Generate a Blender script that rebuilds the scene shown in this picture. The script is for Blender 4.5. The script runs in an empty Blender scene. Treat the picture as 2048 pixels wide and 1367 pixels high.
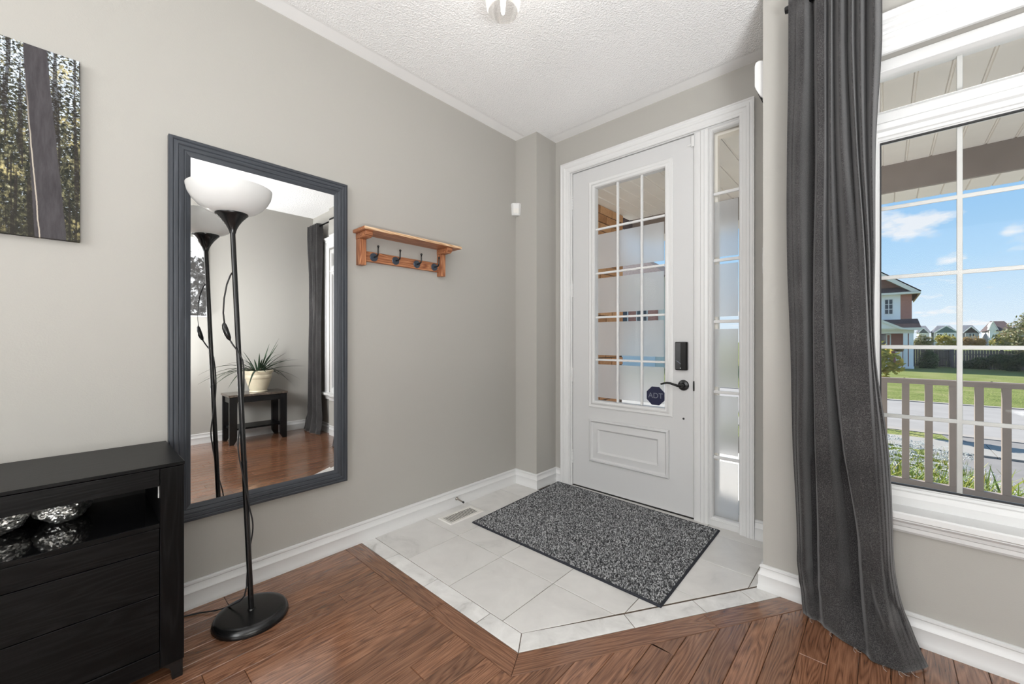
import bpy, bmesh, math, random
from mathutils import Vector, Matrix, noise

R = math.radians
random.seed(7)
SC = bpy.context.scene
COL = SC.collection

# ------------------------------------------------------------------ camera, sky, sun, lights, exposure
YAW = 0.744
cam_d = bpy.data.cameras.new('camera')
cam_d.sensor_width = 36.0
cam_d.lens = 809.0 / 2048.0 * 36.0
cam_d.shift_y = -3.5 / 2048.0
cam_d.clip_start = 0.02
cam_d.clip_end = 2000
cam = bpy.data.objects.new('camera', cam_d)
COL.objects.link(cam)
cam.location = (0, 0, 1.11)
cam.rotation_euler = (R(90), 0, YAW)
SC.camera = cam

SC.view_settings.view_transform = 'Standard'
SC.view_settings.look = 'None'
SC.view_settings.exposure = 0.0
SC.view_settings.gamma = 1.0
SC.view_settings.use_curve_mapping = False

world = bpy.data.worlds.new('sky')
SC.world = world
world.use_nodes = True
wn = world.node_tree.nodes
wl = world.node_tree.links
wn.clear()


def W(t, **k):
    n = wn.new(t)
    for a, b in k.items():
        if a in n.inputs.keys():
            n.inputs[a].default_value = b
        else:
            setattr(n, a, b)
    return n


w_tc = W('ShaderNodeTexCoord')
w_sep = W('ShaderNodeSeparateXYZ')
wl.new(w_tc.outputs['Generated'], w_sep.inputs[0])
w_ramp = W('ShaderNodeValToRGB')
wl.new(w_sep.outputs['Z'], w_ramp.inputs[0])
cr = w_ramp.color_ramp
cr.elements[0].position = 0.0
cr.elements[0].color = (0.80, 0.89, 0.97, 1)
cr.elements[1].position = 1.0
cr.elements[1].color = (0.20, 0.42, 0.80, 1)
for p_, c_ in ((0.06, (0.66, 0.82, 0.97, 1)), (0.14, (0.46, 0.71, 0.96, 1)), (0.24, (0.33, 0.60, 0.92, 1))):
    e_ = cr.elements.new(p_)
    e_.color = c_
# clouds: noise over the direction projected on a cloud deck
w_max = W('ShaderNodeMath', operation='MAXIMUM')
wl.new(w_sep.outputs['Z'], w_max.inputs[0])
w_max.inputs[1].default_value = 0.0
w_add = W('ShaderNodeMath', operation='ADD')
wl.new(w_max.outputs[0], w_add.inputs[0])
w_add.inputs[1].default_value = 0.12
w_div = W('ShaderNodeVectorMath', operation='DIVIDE')
wl.new(w_tc.outputs['Generated'], w_div.inputs[0])
w_cmb = W('ShaderNodeCombineXYZ')
for i_ in range(3):
    wl.new(w_add.outputs[0], w_cmb.inputs[i_])
wl.new(w_cmb.outputs[0], w_div.inputs[1])
w_map = W('ShaderNodeMapping')
wl.new(w_div.outputs[0], w_map.inputs[0])
w_map.inputs['Location'].default_value = (1.7, 0.35, 0.0)
w_map.inputs['Scale'].default_value = (1.6, 1.0, 2.6)
w_noi = W('ShaderNodeTexNoise', Scale=1.9, Detail=6.0, Roughness=0.52)
wl.new(w_map.outputs[0], w_noi.inputs['Vector'])
w_cr = W('ShaderNodeValToRGB')
wl.new(w_noi.outputs[0], w_cr.inputs[0])
w_cr.color_ramp.elements[0].position = 0.565
w_cr.color_ramp.elements[0].color = (0, 0, 0, 1)
w_cr.color_ramp.elements[1].position = 0.66
w_cr.color_ramp.elements[1].color = (0.85, 0.85, 0.85, 1)
w_mix = W('ShaderNodeMixRGB')
wl.new(w_cr.outputs[0], w_mix.inputs[0])
wl.new(w_ramp.outputs[0], w_mix.inputs[1])
w_mix.inputs[2].default_value = (0.93, 0.94, 0.97, 1)
w_bg = W('ShaderNodeBackground', Strength=1.0)
wl.new(w_mix.outputs[0], w_bg.inputs[0])
w_out = W('ShaderNodeOutputWorld')
wl.new(w_bg.outputs[0], w_out.inputs[0])


def light(name, kind, loc, aim, energy, color=(1, 1, 1), **k):
    d = bpy.data.lights.new(name, kind)
    d.energy = energy
    d.color = color
    for a, b in k.items():
        setattr(d, a, b)
    o = bpy.data.objects.new(name, d)
    COL.objects.link(o)
    o.location = loc
    o.rotation_euler = (Vector(aim) - Vector(loc)).to_track_quat('-Z', 'Y').to_euler()
    return o


SUN_AZ, SUN_EL = R(-60), R(38)          # azimuth from +y towards +x
sd = Vector((math.sin(SUN_AZ) * math.cos(SUN_EL), math.cos(SUN_AZ) * math.cos(SUN_EL), math.sin(SUN_EL)))
light('sun', 'SUN', sd * 30, (0, 0, 0), 10.0, (1.0, 0.95, 0.87), angle=R(0.6))
# unseen fill lamps, added out of view to brighten the room
FILL_TINT = (0.965, 0.985, 1.0)
light('fill_back', 'AREA', (0.0, -2.9, 1.55), (-0.4, 2.0, 1.0), 104, FILL_TINT, shape='RECTANGLE', size=2.6, size_y=1.8)
light('fill_left', 'AREA', (-0.9, -0.75, 1.7), (1.2, 1.35, 1.2), 12, FILL_TINT, shape='RECTANGLE', size=0.9, size_y=1.2, spread=R(52))  # added fill for the right wall that the mirror shows
light('fill_ceiling', 'AREA', (0.95, -0.40, 0.55), (0.45, 0.30, 2.67), 130, FILL_TINT, shape='RECTANGLE', size=0.40, size_y=1.3).rotation_euler = (R(183), R(0), 0)  # added lamp facing up, brightens the ceiling


# ------------------------------------------------------------------ materials
def new_mat(name):
    m = bpy.data.materials.new(name)
    m.use_nodes = True
    nt = m.node_tree
    nt.nodes.clear()
    out = nt.nodes.new('ShaderNodeOutputMaterial')
    b = nt.nodes.new('ShaderNodeBsdfPrincipled')
    nt.links.new(b.outputs[0], out.inputs[0])
    return m, nt, b, out


def N(nt, t, **k):
    n = nt.nodes.new(t)
    for a, v in k.items():
        if a in n.inputs.keys():
            n.inputs[a].default_value = v
        else:
            setattr(n, a, v)
    return n


def rgba(c):
    return (c[0], c[1], c[2], 1.0)


def ramp(nt, fac, stops):
    r = nt.nodes.new('ShaderNodeValToRGB')
    e = r.color_ramp.elements
    e[0].position, e[0].color = stops[0][0], rgba(stops[0][1])
    e[1].position, e[1].color = stops[-1][0], rgba(stops[-1][1])
    for p, c in stops[1:-1]:
        x = e.new(p)
        x.color = rgba(c)
    nt.links.new(fac, r.inputs[0])
    return r.outputs[0]


def bump(nt, b, h, strength=0.2, dist=0.01):
    n = N(nt, 'ShaderNodeBump', Strength=strength, Distance=dist)
    nt.links.new(h, n.inputs['Height'])
    nt.links.new(n.outputs[0], b.inputs['Normal'])


def simple(name, c, rough=0.5, metal=0.0, var=0.0, scale=30.0, bstr=0.0, bscale=200.0, spec=0.5, emit=None, estr=0.0, coat=0.0, coord='Object', bdist=0.004):
    m, nt, b, out = new_mat(name)
    b.inputs['Base Color'].default_value = rgba(c)
    b.inputs['Roughness'].default_value = rough
    b.inputs['Metallic'].default_value = metal
    b.inputs['Specular IOR Level'].default_value = spec
    b.inputs['Coat Weight'].default_value = coat
    tc = N(nt, 'ShaderNodeTexCoord')
    if var:
        n = N(nt, 'ShaderNodeTexNoise', Scale=scale, Detail=4.0)
        nt.links.new(tc.outputs[coord], n.inputs['Vector'])
        lo = tuple(max(0, x * (1 - var)) for x in c)
        hi = tuple(x * (1 + var) for x in c)
        nt.links.new(ramp(nt, n.outputs[0], [(0.3, lo), (0.7, hi)]), b.inputs['Base Color'])
    if bstr:
        n2 = N(nt, 'ShaderNodeTexNoise', Scale=bscale, Detail=3.0)
        nt.links.new(tc.outputs[coord], n2.inputs['Vector'])
        bump(nt, b, n2.outputs[0], bstr, bdist)
    if emit:
        b.inputs['Emission Color'].default_value = rgba(emit)
        b.inputs['Emission Strength'].default_value = estr
    return m


def island(name, stops, rough=0.7, trans=0.0, spec=0.3):
    """every connected piece takes its own colour from the ramp"""
    m, nt, b, out = new_mat(name)
    g = N(nt, 'ShaderNodeNewGeometry')
    c = ramp(nt, g.outputs['Random Per Island'], stops)
    nt.links.new(c, b.inputs['Base Color'])
    b.inputs['Roughness'].default_value = rough
    b.inputs['Specular IOR Level'].default_value = spec
    if trans:
        t = N(nt, 'ShaderNodeBsdfTranslucent')
        nt.links.new(c, t.inputs[0])
        mx = N(nt, 'ShaderNodeMixShader')
        mx.inputs[0].default_value = trans
        nt.links.new(b.outputs[0], mx.inputs[1])
        nt.links.new(t.outputs[0], mx.inputs[2])
        nt.links.new(mx.outputs[0], out.inputs[0])
    return m


def wood(name, stops, ang=0.0, fine=1.0, rough=0.35, var=0.35, axis='XY', bstr=0.08, grain=1.0, coat=0.0, spec=0.5):
    """plank wood: grain runs along local Y after turning by ang; each object shifts and tints its own grain"""
    m, nt, b, out = new_mat(name)
    tc = N(nt, 'ShaderNodeTexCoord')
    oi = N(nt, 'ShaderNodeObjectInfo')
    mp = N(nt, 'ShaderNodeMapping')
    mp.inputs['Rotation'].default_value = (0, 0, ang) if axis == 'XY' else ((R(90), 0, 0) if axis == 'XZ' else (0, 0, R(90)))
    nt.links.new(tc.outputs['Object'], mp.inputs[0])
    ad = N(nt, 'ShaderNodeVectorMath', operation='MULTIPLY_ADD')
    rv = N(nt, 'ShaderNodeCombineXYZ')
    for i in range(3):
        nt.links.new(oi.outputs['Random'], rv.inputs[i])
    nt.links.new(rv.outputs[0], ad.inputs[0])
    ad.inputs[1].default_value = (37.0, 53.0, 11.0)
    nt.links.new(mp.outputs[0], ad.inputs[2])
    # cathedral figure: contour lines of a slow stretched noise
    st = N(nt, 'ShaderNodeMapping')
    st.inputs['Scale'].default_value = (15.0 * fine, 1.35 * fine, 15.0 * fine)
    nt.links.new(ad.outputs[0], st.inputs[0])
    n1 = N(nt, 'ShaderNodeTexNoise', Scale=1.0, Detail=2.0, Roughness=0.45)
    nt.links.new(st.outputs[0], n1.inputs['Vector'])
    mul = N(nt, 'ShaderNodeMath', operation='MULTIPLY')
    nt.links.new(n1.outputs[0], mul.inputs[0])
    mul.inputs[1].default_value = 17.0
    fr = N(nt, 'ShaderNodeMath', operation='PINGPONG')
    nt.links.new(mul.outputs[0], fr.inputs[0])
    fr.inputs[1].default_value = 0.5
    # pores: short dashes along the grain
    st2 = N(nt, 'ShaderNodeMapping')
    st2.inputs['Scale'].default_value = (330.0 * fine, 9.0 * fine, 330.0 * fine)
    nt.links.new(ad.outputs[0], st2.inputs[0])
    n2 = N(nt, 'ShaderNodeTexNoise', Scale=1.0, Detail=3.0, Roughness=0.6)
    nt.links.new(st2.outputs[0], n2.inputs['Vector'])
    mx = N(nt, 'ShaderNodeMath', operation='MULTIPLY_ADD')
    nt.links.new(fr.outputs[0], mx.inputs[0])
    mx.inputs[1].default_value = 0.80 * grain
    hs = N(nt, 'ShaderNodeMath', operation='MULTIPLY')
    nt.links.new(n2.outputs[0], hs.inputs[0])
    hs.inputs[1].default_value = 0.75
    nt.links.new(hs.outputs[0], mx.inputs[2])
    col = ramp(nt, mx.outputs[0], stops)
    hsv = N(nt, 'ShaderNodeHueSaturation')
    nt.links.new(col, hsv.inputs['Color'])
    vm = N(nt, 'ShaderNodeMapRange')
    vm.inputs['To Min'].default_value = 1 - var
    vm.inputs['To Max'].default_value = 1 + var
    nt.links.new(oi.outputs['Random'], vm.inputs[0])
    nt.links.new(vm.outputs[0], hsv.inputs['Value'])
    nt.links.new(hsv.outputs[0], b.inputs['Base Color'])
    b.inputs['Roughness'].default_value = rough
    b.inputs['Specular IOR Level'].default_value = spec
    b.inputs['Coat Weight'].default_value = coat
    b.inputs['Coat Roughness'].default_value = 0.15
    bump(nt, b, n2.outputs[0], bstr, 0.002)
    return m


M = {}
M['wall'] = simple('wall_paint', (0.418, 0.404, 0.374), 0.75, bstr=0.08, bscale=220, spec=0.25)
M['white'] = simple('white_trim_paint', (0.69, 0.69, 0.685), 0.35, bstr=0.02, bscale=90)
M['doorwhite'] = simple('door_paint', (0.60, 0.60, 0.60), 0.4, bstr=0.03, bscale=120)
M['vinyl'] = simple('white_vinyl', (0.67, 0.67, 0.665), 0.3, bstr=0.01, bscale=60)
M['grille'] = simple('backlit_grey_grille_bar', (0.50, 0.49, 0.475), 0.4, bstr=0.01)  # white bars; their backlit look is put into this greyer colour
M['black'] = simple('black_metal', (0.006, 0.006, 0.0065), 0.25, bstr=0.02, bscale=90)
M['rubber'] = simple('black_rubber', (0.015, 0.015, 0.016), 0.6, bstr=0.05)
M['gap'] = simple('dark_gap', (0.03, 0.028, 0.026), 0.9, var=0.2)
M['grout'] = simple('dark_grout', (0.10, 0.072, 0.052), 0.9, var=0.3, scale=50)
M['subfloor'] = simple('subfloor', (0.035, 0.017, 0.010), 0.8, var=0.3)
oak = [(0.20, (0.050, 0.021, 0.011)), (0.38, (0.145, 0.063, 0.032)), (0.56, (0.225, 0.102, 0.054)), (0.80, (0.31, 0.155, 0.087))]
M['oak'] = wood('oak_planks', oak, 0.0, 1.0, 0.20, 0.22, bstr=0.06, grain=0.72, coat=0.7)
M['oak_x'] = wood('oak_border_across', oak, R(90), 1.0, 0.20, 0.15, bstr=0.06, grain=0.72, coat=0.7)
M['oak_d'] = wood('oak_border_diagonal', oak, math.atan2(0.626, 1.004), 1.0, 0.20, 0.15, bstr=0.06, grain=0.72, coat=0.7)
blk = [(0.2, (0.0015, 0.0015, 0.0016)), (0.55, (0.0032, 0.0032, 0.0034)), (0.85, (0.0075, 0.0075, 0.008))]
M['blackwood_y'] = wood('black_brown_wood_along', blk, 0.0, 0.8, 0.34, 0.1, bstr=0.12, spec=0.14)
M['blackwood_z'] = wood('black_brown_wood_upright', blk, 0.0, 0.8, 0.34, 0.1, axis='XZ', bstr=0.12, spec=0.14)
slate = [(0.2, (0.022, 0.026, 0.033)), (0.5, (0.045, 0.051, 0.062)), (0.85, (0.115, 0.125, 0.14))]
M['slate_y'] = wood('slate_painted_wood_along', slate, 0.0, 0.45, 0.5, 0.05, bstr=0.2, grain=0.15)
M['slate_z'] = wood('slate_painted_wood_upright', slate, 0.0, 0.45, 0.5, 0.05, axis='XZ', bstr=0.2, grain=0.15)
acacia = [(0.2, (0.11, 0.030, 0.012)), (0.5, (0.30, 0.105, 0.045)), (0.8, (0.52, 0.24, 0.115))]
M['acacia'] = wood('acacia_wood', acacia, 0.0, 1.0, 0.4, 0.1, bstr=0.06)
M['acacia_z'] = wood('acacia_wood_upright', acacia, 0.0, 1.0, 0.4, 0.1, axis='XZ', bstr=0.06)
acl = [(0.2, (0.30, 0.13, 0.06)), (0.5, (0.55, 0.33, 0.18)), (0.8, (0.78, 0.58, 0.38))]
M['acacia_light'] = wood('acacia_sapwood', acl, 0.0, 1.0, 0.4, 0.05, bstr=0.06)


def mat_ceiling():
    m, nt, b, out = new_mat('textured_ceiling_paint')
    b.inputs['Base Color'].default_value = (0.92, 0.92, 0.92, 1)
    b.inputs['Roughness'].default_value = 0.9
    tc = N(nt, 'ShaderNodeTexCoord')
    n = N(nt, 'ShaderNodeTexNoise', Scale=95.0, Detail=3.0, Roughness=0.55, Distortion=0.6)
    nt.links.new(tc.outputs['Object'], n.inputs['Vector'])
    n2 = N(nt, 'ShaderNodeTexVoronoi', Scale=130.0)
    nt.links.new(tc.outputs['Object'], n2.inputs['Vector'])
    ad = N(nt, 'ShaderNodeMath', operation='ADD')
    nt.links.new(n.outputs[0], ad.inputs[0])
    nt.links.new(n2.outputs[0], ad.inputs[1])
    # smooth band along the left wall and the door wall
    sp = N(nt, 'ShaderNodeSeparateXYZ')
    nt.links.new(tc.outputs['Object'], sp.inputs[0])
    fx = N(nt, 'ShaderNodeMapRange')
    nt.links.new(sp.outputs['X'], fx.inputs[0])
    fx.inputs['From Min'].default_value = -2.04
    fx.inputs['From Max'].default_value = -2.02
    fy = N(nt, 'ShaderNodeMapRange')
    nt.links.new(sp.outputs['Y'], fy.inputs[0])
    fy.inputs['From Min'].default_value = 2.50
    fy.inputs['From Max'].default_value = 2.48
    mu = N(nt, 'ShaderNodeMath', operation='MULTIPLY')
    nt.links.new(fx.outputs[0], mu.inputs[0])
    nt.links.new(fy.outputs[0], mu.inputs[1])
    mu2 = N(nt, 'ShaderNodeMath', operation='MULTIPLY')
    nt.links.new(mu.outputs[0], mu2.inputs[0])
    nt.links.new(ad.outputs[0], mu2.inputs[1])
    bump(nt, b, mu2.outputs[0], 0.55, 0.005)
    return m


M['ceiling'] = mat_ceiling()


def mat_tile(name, lo, hi, vein, sc=5.0):
    m, nt, b, out = new_mat(name)
    tc = N(nt, 'ShaderNodeTexCoord')
    oi = N(nt, 'ShaderNodeObjectInfo')
    ad = N(nt, 'ShaderNodeVectorMath', operation='ADD')
    ml = N(nt, 'ShaderNodeMath', operation='MULTIPLY')
    ml.inputs[1].default_value = 40.0
    nt.links.new(oi.outputs['Random'], ml.inputs[0])
    nt.links.new(tc.outputs['Object'], ad.inputs[0])
    nt.links.new(ml.outputs[0], ad.inputs[1])
    n = N(nt, 'ShaderNodeTexNoise', Scale=sc, Detail=8.0, Roughness=0.62, Distortion=0.5)
    nt.links.new(ad.outputs[0], n.inputs['Vector'])
    nt.links.new(ramp(nt, n.outputs[0], [(0.28, vein), (0.42, lo), (0.66, hi)]), b.inputs['Base Color'])
    b.inputs['Roughness'].default_value = 0.32
    bump(nt, b, n.outputs[0], 0.05, 0.004)
    return m


M['tile'] = mat_tile('ceramic_tile', (0.635, 0.62, 0.597), (0.705, 0.69, 0.666), (0.53, 0.52, 0.50))
M['tileb'] = mat_tile('stone_border_tile', (0.66, 0.65, 0.63), (0.80, 0.79, 0.77), (0.47, 0.46, 0.44), 9.0)
M['mat_pile'] = island('doormat_pile', [(0.0, (0.022, 0.023, 0.026)), (0.35, (0.095, 0.097, 0.10)), (0.68, (0.28, 0.283, 0.287)), (1.0, (0.62, 0.625, 0.63))], 0.85)
M['mat_base'] = simple('doormat_rubber', (0.016, 0.018, 0.026), 0.7, bstr=0.2)
M['pale_plastic'] = simple('ivory_metal', (0.72, 0.70, 0.66), 0.4, bstr=0.02)
M['vent_well'] = simple('shaded_duct_metal', (0.20, 0.19, 0.18), 0.6, var=0.1)
M['nickel'] = simple('brushed_nickel', (0.36, 0.33, 0.30), 0.3, 1.0, bstr=0.03)
M['plastic'] = simple('white_plastic', (0.70, 0.70, 0.69), 0.4, bstr=0.02)
M['enamel'] = simple('white_enamel', (0.78, 0.78, 0.77), 0.35, bstr=0.02)
M['gunmetal'] = simple('blackened_hook_metal', (0.075, 0.092, 0.12), 0.30, 0.5, bstr=0.06)


def mat_mirror():
    m, nt, b, out = new_mat('mirror_silver')
    g = N(nt, 'ShaderNodeBsdfGlossy', Roughness=0.0)
    g.inputs[0].default_value = (0.93, 0.93, 0.92, 1)
    nt.links.new(g.outputs[0], out.inputs[0])
    return m


M['mirror'] = mat_mirror()


def mat_glass(name, tint=(0.97, 0.98, 0.975), refl=0.05):
    m, nt, b, out = new_mat(name)
    t = N(nt, 'ShaderNodeBsdfTransparent')
    t.inputs[0].default_value = rgba(tint)
    g = N(nt, 'ShaderNodeBsdfGlossy', Roughness=0.0)
    f = N(nt, 'ShaderNodeFresnel', IOR=1.14)
    mx = N(nt, 'ShaderNodeMixShader')
    nt.links.new(f.outputs[0], mx.inputs[0])
    nt.links.new(t.outputs[0], mx.inputs[1])
    nt.links.new(g.outputs[0], mx.inputs[2])
    nt.links.new(mx.outputs[0], out.inputs[0])
    return m


M['glass'] = mat_glass('window_glass')


def mat_frost():
    m, nt, b, out = new_mat('frosted_film')
    r = N(nt, 'ShaderNodeBsdfRefraction', Roughness=0.28, IOR=1.3)
    r.inputs[0].default_value = (0.97, 0.97, 0.98, 1)
    t = N(nt, 'ShaderNodeBsdfTranslucent')
    t.inputs[0].default_value = (0.9, 0.9, 0.91, 1)
    d = N(nt, 'ShaderNodeBsdfDiffuse')
    d.inputs[0].default_value = (0.82, 0.82, 0.83, 1)
    tp = N(nt, 'ShaderNodeBsdfTransparent')
    n = N(nt, 'ShaderNodeTexNoise', Scale=420.0, Detail=2.0)
    tc = N(nt, 'ShaderNodeTexCoord')
    nt.links.new(tc.outputs['Object'], n.inputs['Vector'])
    bp = N(nt, 'ShaderNodeBump', Strength=0.15, Distance=0.002)
    nt.links.new(n.outputs[0], bp.inputs['Height'])
    nt.links.new(bp.outputs[0], r.inputs['Normal'])
    a = N(nt, 'ShaderNodeMixShader')
    a.inputs[0].default_value = 0.22
    nt.links.new(r.outputs[0], a.inputs[1])
    nt.links.new(t.outputs[0], a.inputs[2])
    c = N(nt, 'ShaderNodeMixShader')
    c.inputs[0].default_value = 0.26
    nt.links.new(a.outputs[0], c.inputs[1])
    nt.links.new(d.outputs[0], c.inputs[2])
    nt.links.new(c.outputs[0], out.inputs[0])
    return m


M['frost'] = mat_frost()


def mat_fabric():
    m, nt, b, out = new_mat('charcoal_curtain_fabric')
    tc = N(nt, 'ShaderNodeTexCoord')
    n = N(nt, 'ShaderNodeTexNoise', Scale=330.0, Detail=2.0, Roughness=0.7)
    nt.links.new(tc.outputs['Object'], n.inputs['Vector'])
    n2 = N(nt, 'ShaderNodeTexNoise', Scale=7.0, Detail=3.0)
    nt.links.new(tc.outputs['Object'], n2.inputs['Vector'])
    ad = N(nt, 'ShaderNodeMath', operation='MULTIPLY_ADD')
    nt.links.new(n2.outputs[0], ad.inputs[0])
    ad.inputs[1].default_value = 0.25
    nt.links.new(n.outputs[0], ad.inputs[2])
    nt.links.new(ramp(nt, ad.outputs[0], [(0.42, (0.016, 0.015, 0.0158)), (0.62, (0.038, 0.036, 0.0365)), (0.85, (0.095, 0.091, 0.090))]), b.inputs['Base Color'])
    b.inputs['Roughness'].default_value = 0.95
    b.inputs['Specular IOR Level'].default_value = 0.1
    b.inputs['Sheen Weight'].default_value = 0.25
    bump(nt, b, n.outputs[0], 0.3, 0.002)
    return m


M['curtain'] = mat_fabric()
M['thread'] = simple('frayed_thread', (0.38, 0.34, 0.31), 0.9, var=0.1)


def mat_forest():
    """the printed forest photograph on the canvas: pale sky gaps, yellow-green foliage, dark trunks"""
    m, nt, b, out = new_mat('forest_print')
    tc = N(nt, 'ShaderNodeTexCoord')
    sp = N(nt, 'ShaderNodeSeparateXYZ')
    nt.links.new(tc.outputs['Object'], sp.inputs[0])
    y, z = sp.outputs['Y'], sp.outputs['Z']

    def noise_(scale, sy, sz, detail=5.0, dist=0.0, loc=0.0):
        mp = N(nt, 'ShaderNodeMapping')
        mp.inputs['Scale'].default_value = (1, sy, sz)
        mp.inputs['Location'].default_value = (loc, loc, loc)
        nt.links.new(tc.outputs['Object'], mp.inputs[0])
        n = N(nt, 'ShaderNodeTexNoise', Scale=scale, Detail=detail, Roughness=0.65, Distortion=dist)
        nt.links.new(mp.outputs[0], n.inputs['Vector'])
        return n.outputs[0]

    def mth(op, a, b_):
        n = N(nt, 'ShaderNodeMath', operation=op)
        for i, v in enumerate((a, b_)):
            if isinstance(v, (int, float)):
                n.inputs[i].default_value = v
            else:
                nt.links.new(v, n.inputs[i])
        return n.outputs[0]

    def mr(v, a, b_, c=0.0, d=1.0):
        n = N(nt, 'ShaderNodeMapRange')
        nt.links.new(v, n.inputs[0])
        for k, q in zip(('From Min', 'From Max', 'To Min', 'To Max'), (a, b_, c, d)):
            n.inputs[k].default_value = q
        return n.outputs[0]

    def mixc(f, a, b_):
        n = N(nt, 'ShaderNodeMixRGB')
        nt.links.new(f, n.inputs[0])
        for i, v in ((1, a), (2, b_)):
            if isinstance(v, tuple):
                n.inputs[i].default_value = rgba(v)
            else:
                nt.links.new(v, n.inputs[i])
        return n.outputs[0]

    leafn = noise_(95, 1.0, 0.75, 6.0, 0.4)
    leaves = ramp(nt, leafn, [(0.40, (0.020, 0.021, 0.018)), (0.55, (0.060, 0.060, 0.040)), (0.64, (0.22, 0.21, 0.12)), (0.74, (0.55, 0.53, 0.38))])
    skyn = mth('ADD', noise_(120, 1.0, 1.3, 5.0, 0.3, 7.0), mr(z, 1.70, 2.02, -0.09, 0.05))
    skyf = mr(skyn, 0.53, 0.59)
    base = mixc(skyf, leaves, (0.62, 0.70, 0.80))
    gold = mth('MULTIPLY', mr(noise_(14, 1.0, 1.0, 3.0, 0.0, 3.0), 0.54, 0.66), mr(leafn, 0.47, 0.6))
    base = mixc(gold, base, (0.58, 0.50, 0.24))
    thin = mr(noise_(60, 1.0, 0.03, 2.0, 0.0, 2.2), 0.535, 0.57)
    base = mixc(mth('MULTIPLY', thin, 0.85), base, (0.030, 0.026, 0.024))
    dark = mth('MULTIPLY', mr(z, 1.62, 1.46), 0.6)
    base = mixc(dark, base, (0.030, 0.028, 0.024))
    # the big trunk leans and widens towards the foot
    t = mr(z, 2.10, 1.455)
    cen = mr(t, 0, 1, -0.086, -0.050)
    hw = mr(t, 0, 1, 0.026, 0.036)
    dy = mth('ABSOLUTE', mth('SUBTRACT', mth('ADD', y, mth('MULTIPLY', mth('SUBTRACT', noise_(25, 1, 0.6), 0.5), 0.008)), cen), 0)
    inside = mth('SUBTRACT', hw, dy)
    edge = mr(inside, -0.0012, 0.0012)
    barkc = ramp(nt, noise_(60, 1.0, 0.18, 5.0), [(0.3, (0.046, 0.042, 0.045)), (0.7, (0.078, 0.072, 0.077))])
    base = mixc(edge, base, barkc)
    # a thin pale sapling up its left side
    sap = mth('ABSOLUTE', mth('SUBTRACT', y, mth('ADD', mr(t, 0, 1, -0.118, -0.079), mth('MULTIPLY', noise_(9, 0.0, 1.0), 0.008))), 0)
    sapf = mth('MULTIPLY', mr(sap, 0.0022, 0.0008), mr(z, 2.0, 1.75))
    base = mixc(sapf, base, (0.46, 0.41, 0.34))
    nt.links.new(base, b.inputs['Base Color'])
    b.inputs['Roughness'].default_value = 0.7
    b.inputs['Specular IOR Level'].default_value = 0.15
    w = N(nt, 'ShaderNodeTexNoise', Scale=700.0, Detail=1.0)
    nt.links.new(tc.outputs['Object'], w.inputs['Vector'])
    bump(nt, b, w.outputs[0], 0.25, 0.001)
    return m


M['forest'] = mat_forest()


def mat_snow_print():
    m, nt, b, out = new_mat('grey_winter_print')
    tc = N(nt, 'ShaderNodeTexCoord')
    sp = N(nt, 'ShaderNodeSeparateXYZ')
    nt.links.new(tc.outputs['Object'], sp.inputs[0])
    n = N(nt, 'ShaderNodeTexNoise', Scale=26.0, Detail=5.0, Roughness=0.7)
    nt.links.new(tc.outputs['Object'], n.inputs['Vector'])
    ad = N(nt, 'ShaderNodeMath', operation='MULTIPLY_ADD')
    mr_ = N(nt, 'ShaderNodeMapRange')
    nt.links.new(sp.outputs['Z'], mr_.inputs[0])
    for k, q in zip(('From Min', 'From Max', 'To Min', 'To Max'), (1.95, 2.1, 0.0, 0.3)):
        mr_.inputs[k].default_value = q
    nt.links.new(n.outputs[0], ad.inputs[0])
    ad.inputs[1].default_value = 1.0
    nt.links.new(mr_.outputs[0], ad.inputs[2])
    nt.links.new(ramp(nt, ad.outputs[0], [(0.46, (0.045, 0.043, 0.042)), (0.56, (0.10, 0.10, 0.10)), (0.62, (0.60, 0.62, 0.64)), (0.8, (0.75, 0.77, 0.8))]), b.inputs['Base Color'])
    b.inputs['Roughness'].default_value = 0.5
    return m


M['winter'] = mat_snow_print()
M['foil'] = simple('crumpled_foil', (0.88, 0.87, 0.85), 0.38, 1.0, bstr=0.35, bscale=40, bdist=0.008)
M['gloss_black'] = simple('glossy_black_shelf', (0.006, 0.006, 0.0065), 0.06, coat=0.6, bstr=0.01, bscale=20)
M['pot'] = simple('cream_glazed_pot', (0.66, 0.59, 0.44), 0.3, var=0.06, scale=12, bstr=0.04, bscale=40)
M['soil'] = simple('potting_soil', (0.03, 0.02, 0.014), 0.95, var=0.5, scale=80, bstr=0.6, bscale=90)
M['leaf'] = island('strap_leaf', [(0.0, (0.020, 0.030, 0.020)), (0.6, (0.036, 0.060, 0.036)), (1.0, (0.09, 0.14, 0.07))], 0.4, 0.1)
M['marble'] = mat_tile('faux_marble', (0.055, 0.042, 0.034), (0.16, 0.125, 0.10), (0.40, 0.34, 0.28), 22.0)
M['marble'].node_tree.nodes['Principled BSDF'].inputs['Roughness'].default_value = 0.06
M['concrete'] = simple('concrete', (0.78, 0.755, 0.715), 0.9, var=0.12, scale=4, bstr=0.2, bscale=60)
M['sidewalk'] = simple('pale_concrete', (0.285, 0.268, 0.248), 0.9, var=0.08, scale=2, bstr=0.2, bscale=60)
M['road'] = simple('grey_road', (0.275, 0.258, 0.248), 0.9, var=0.08, scale=1.5, bstr=0.2, bscale=70)
M['drive'] = simple('driveway_asphalt', (0.20, 0.187, 0.18), 0.9, var=0.1, scale=3, bstr=0.3, bscale=80)
M['curb'] = simple('curb_concrete', (0.30, 0.27, 0.245), 0.9, var=0.1, scale=6)
M['soffit'] = simple('cream_soffit', (0.90, 0.85, 0.78), 0.5, var=0.03, scale=3, bstr=0.02)
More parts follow.
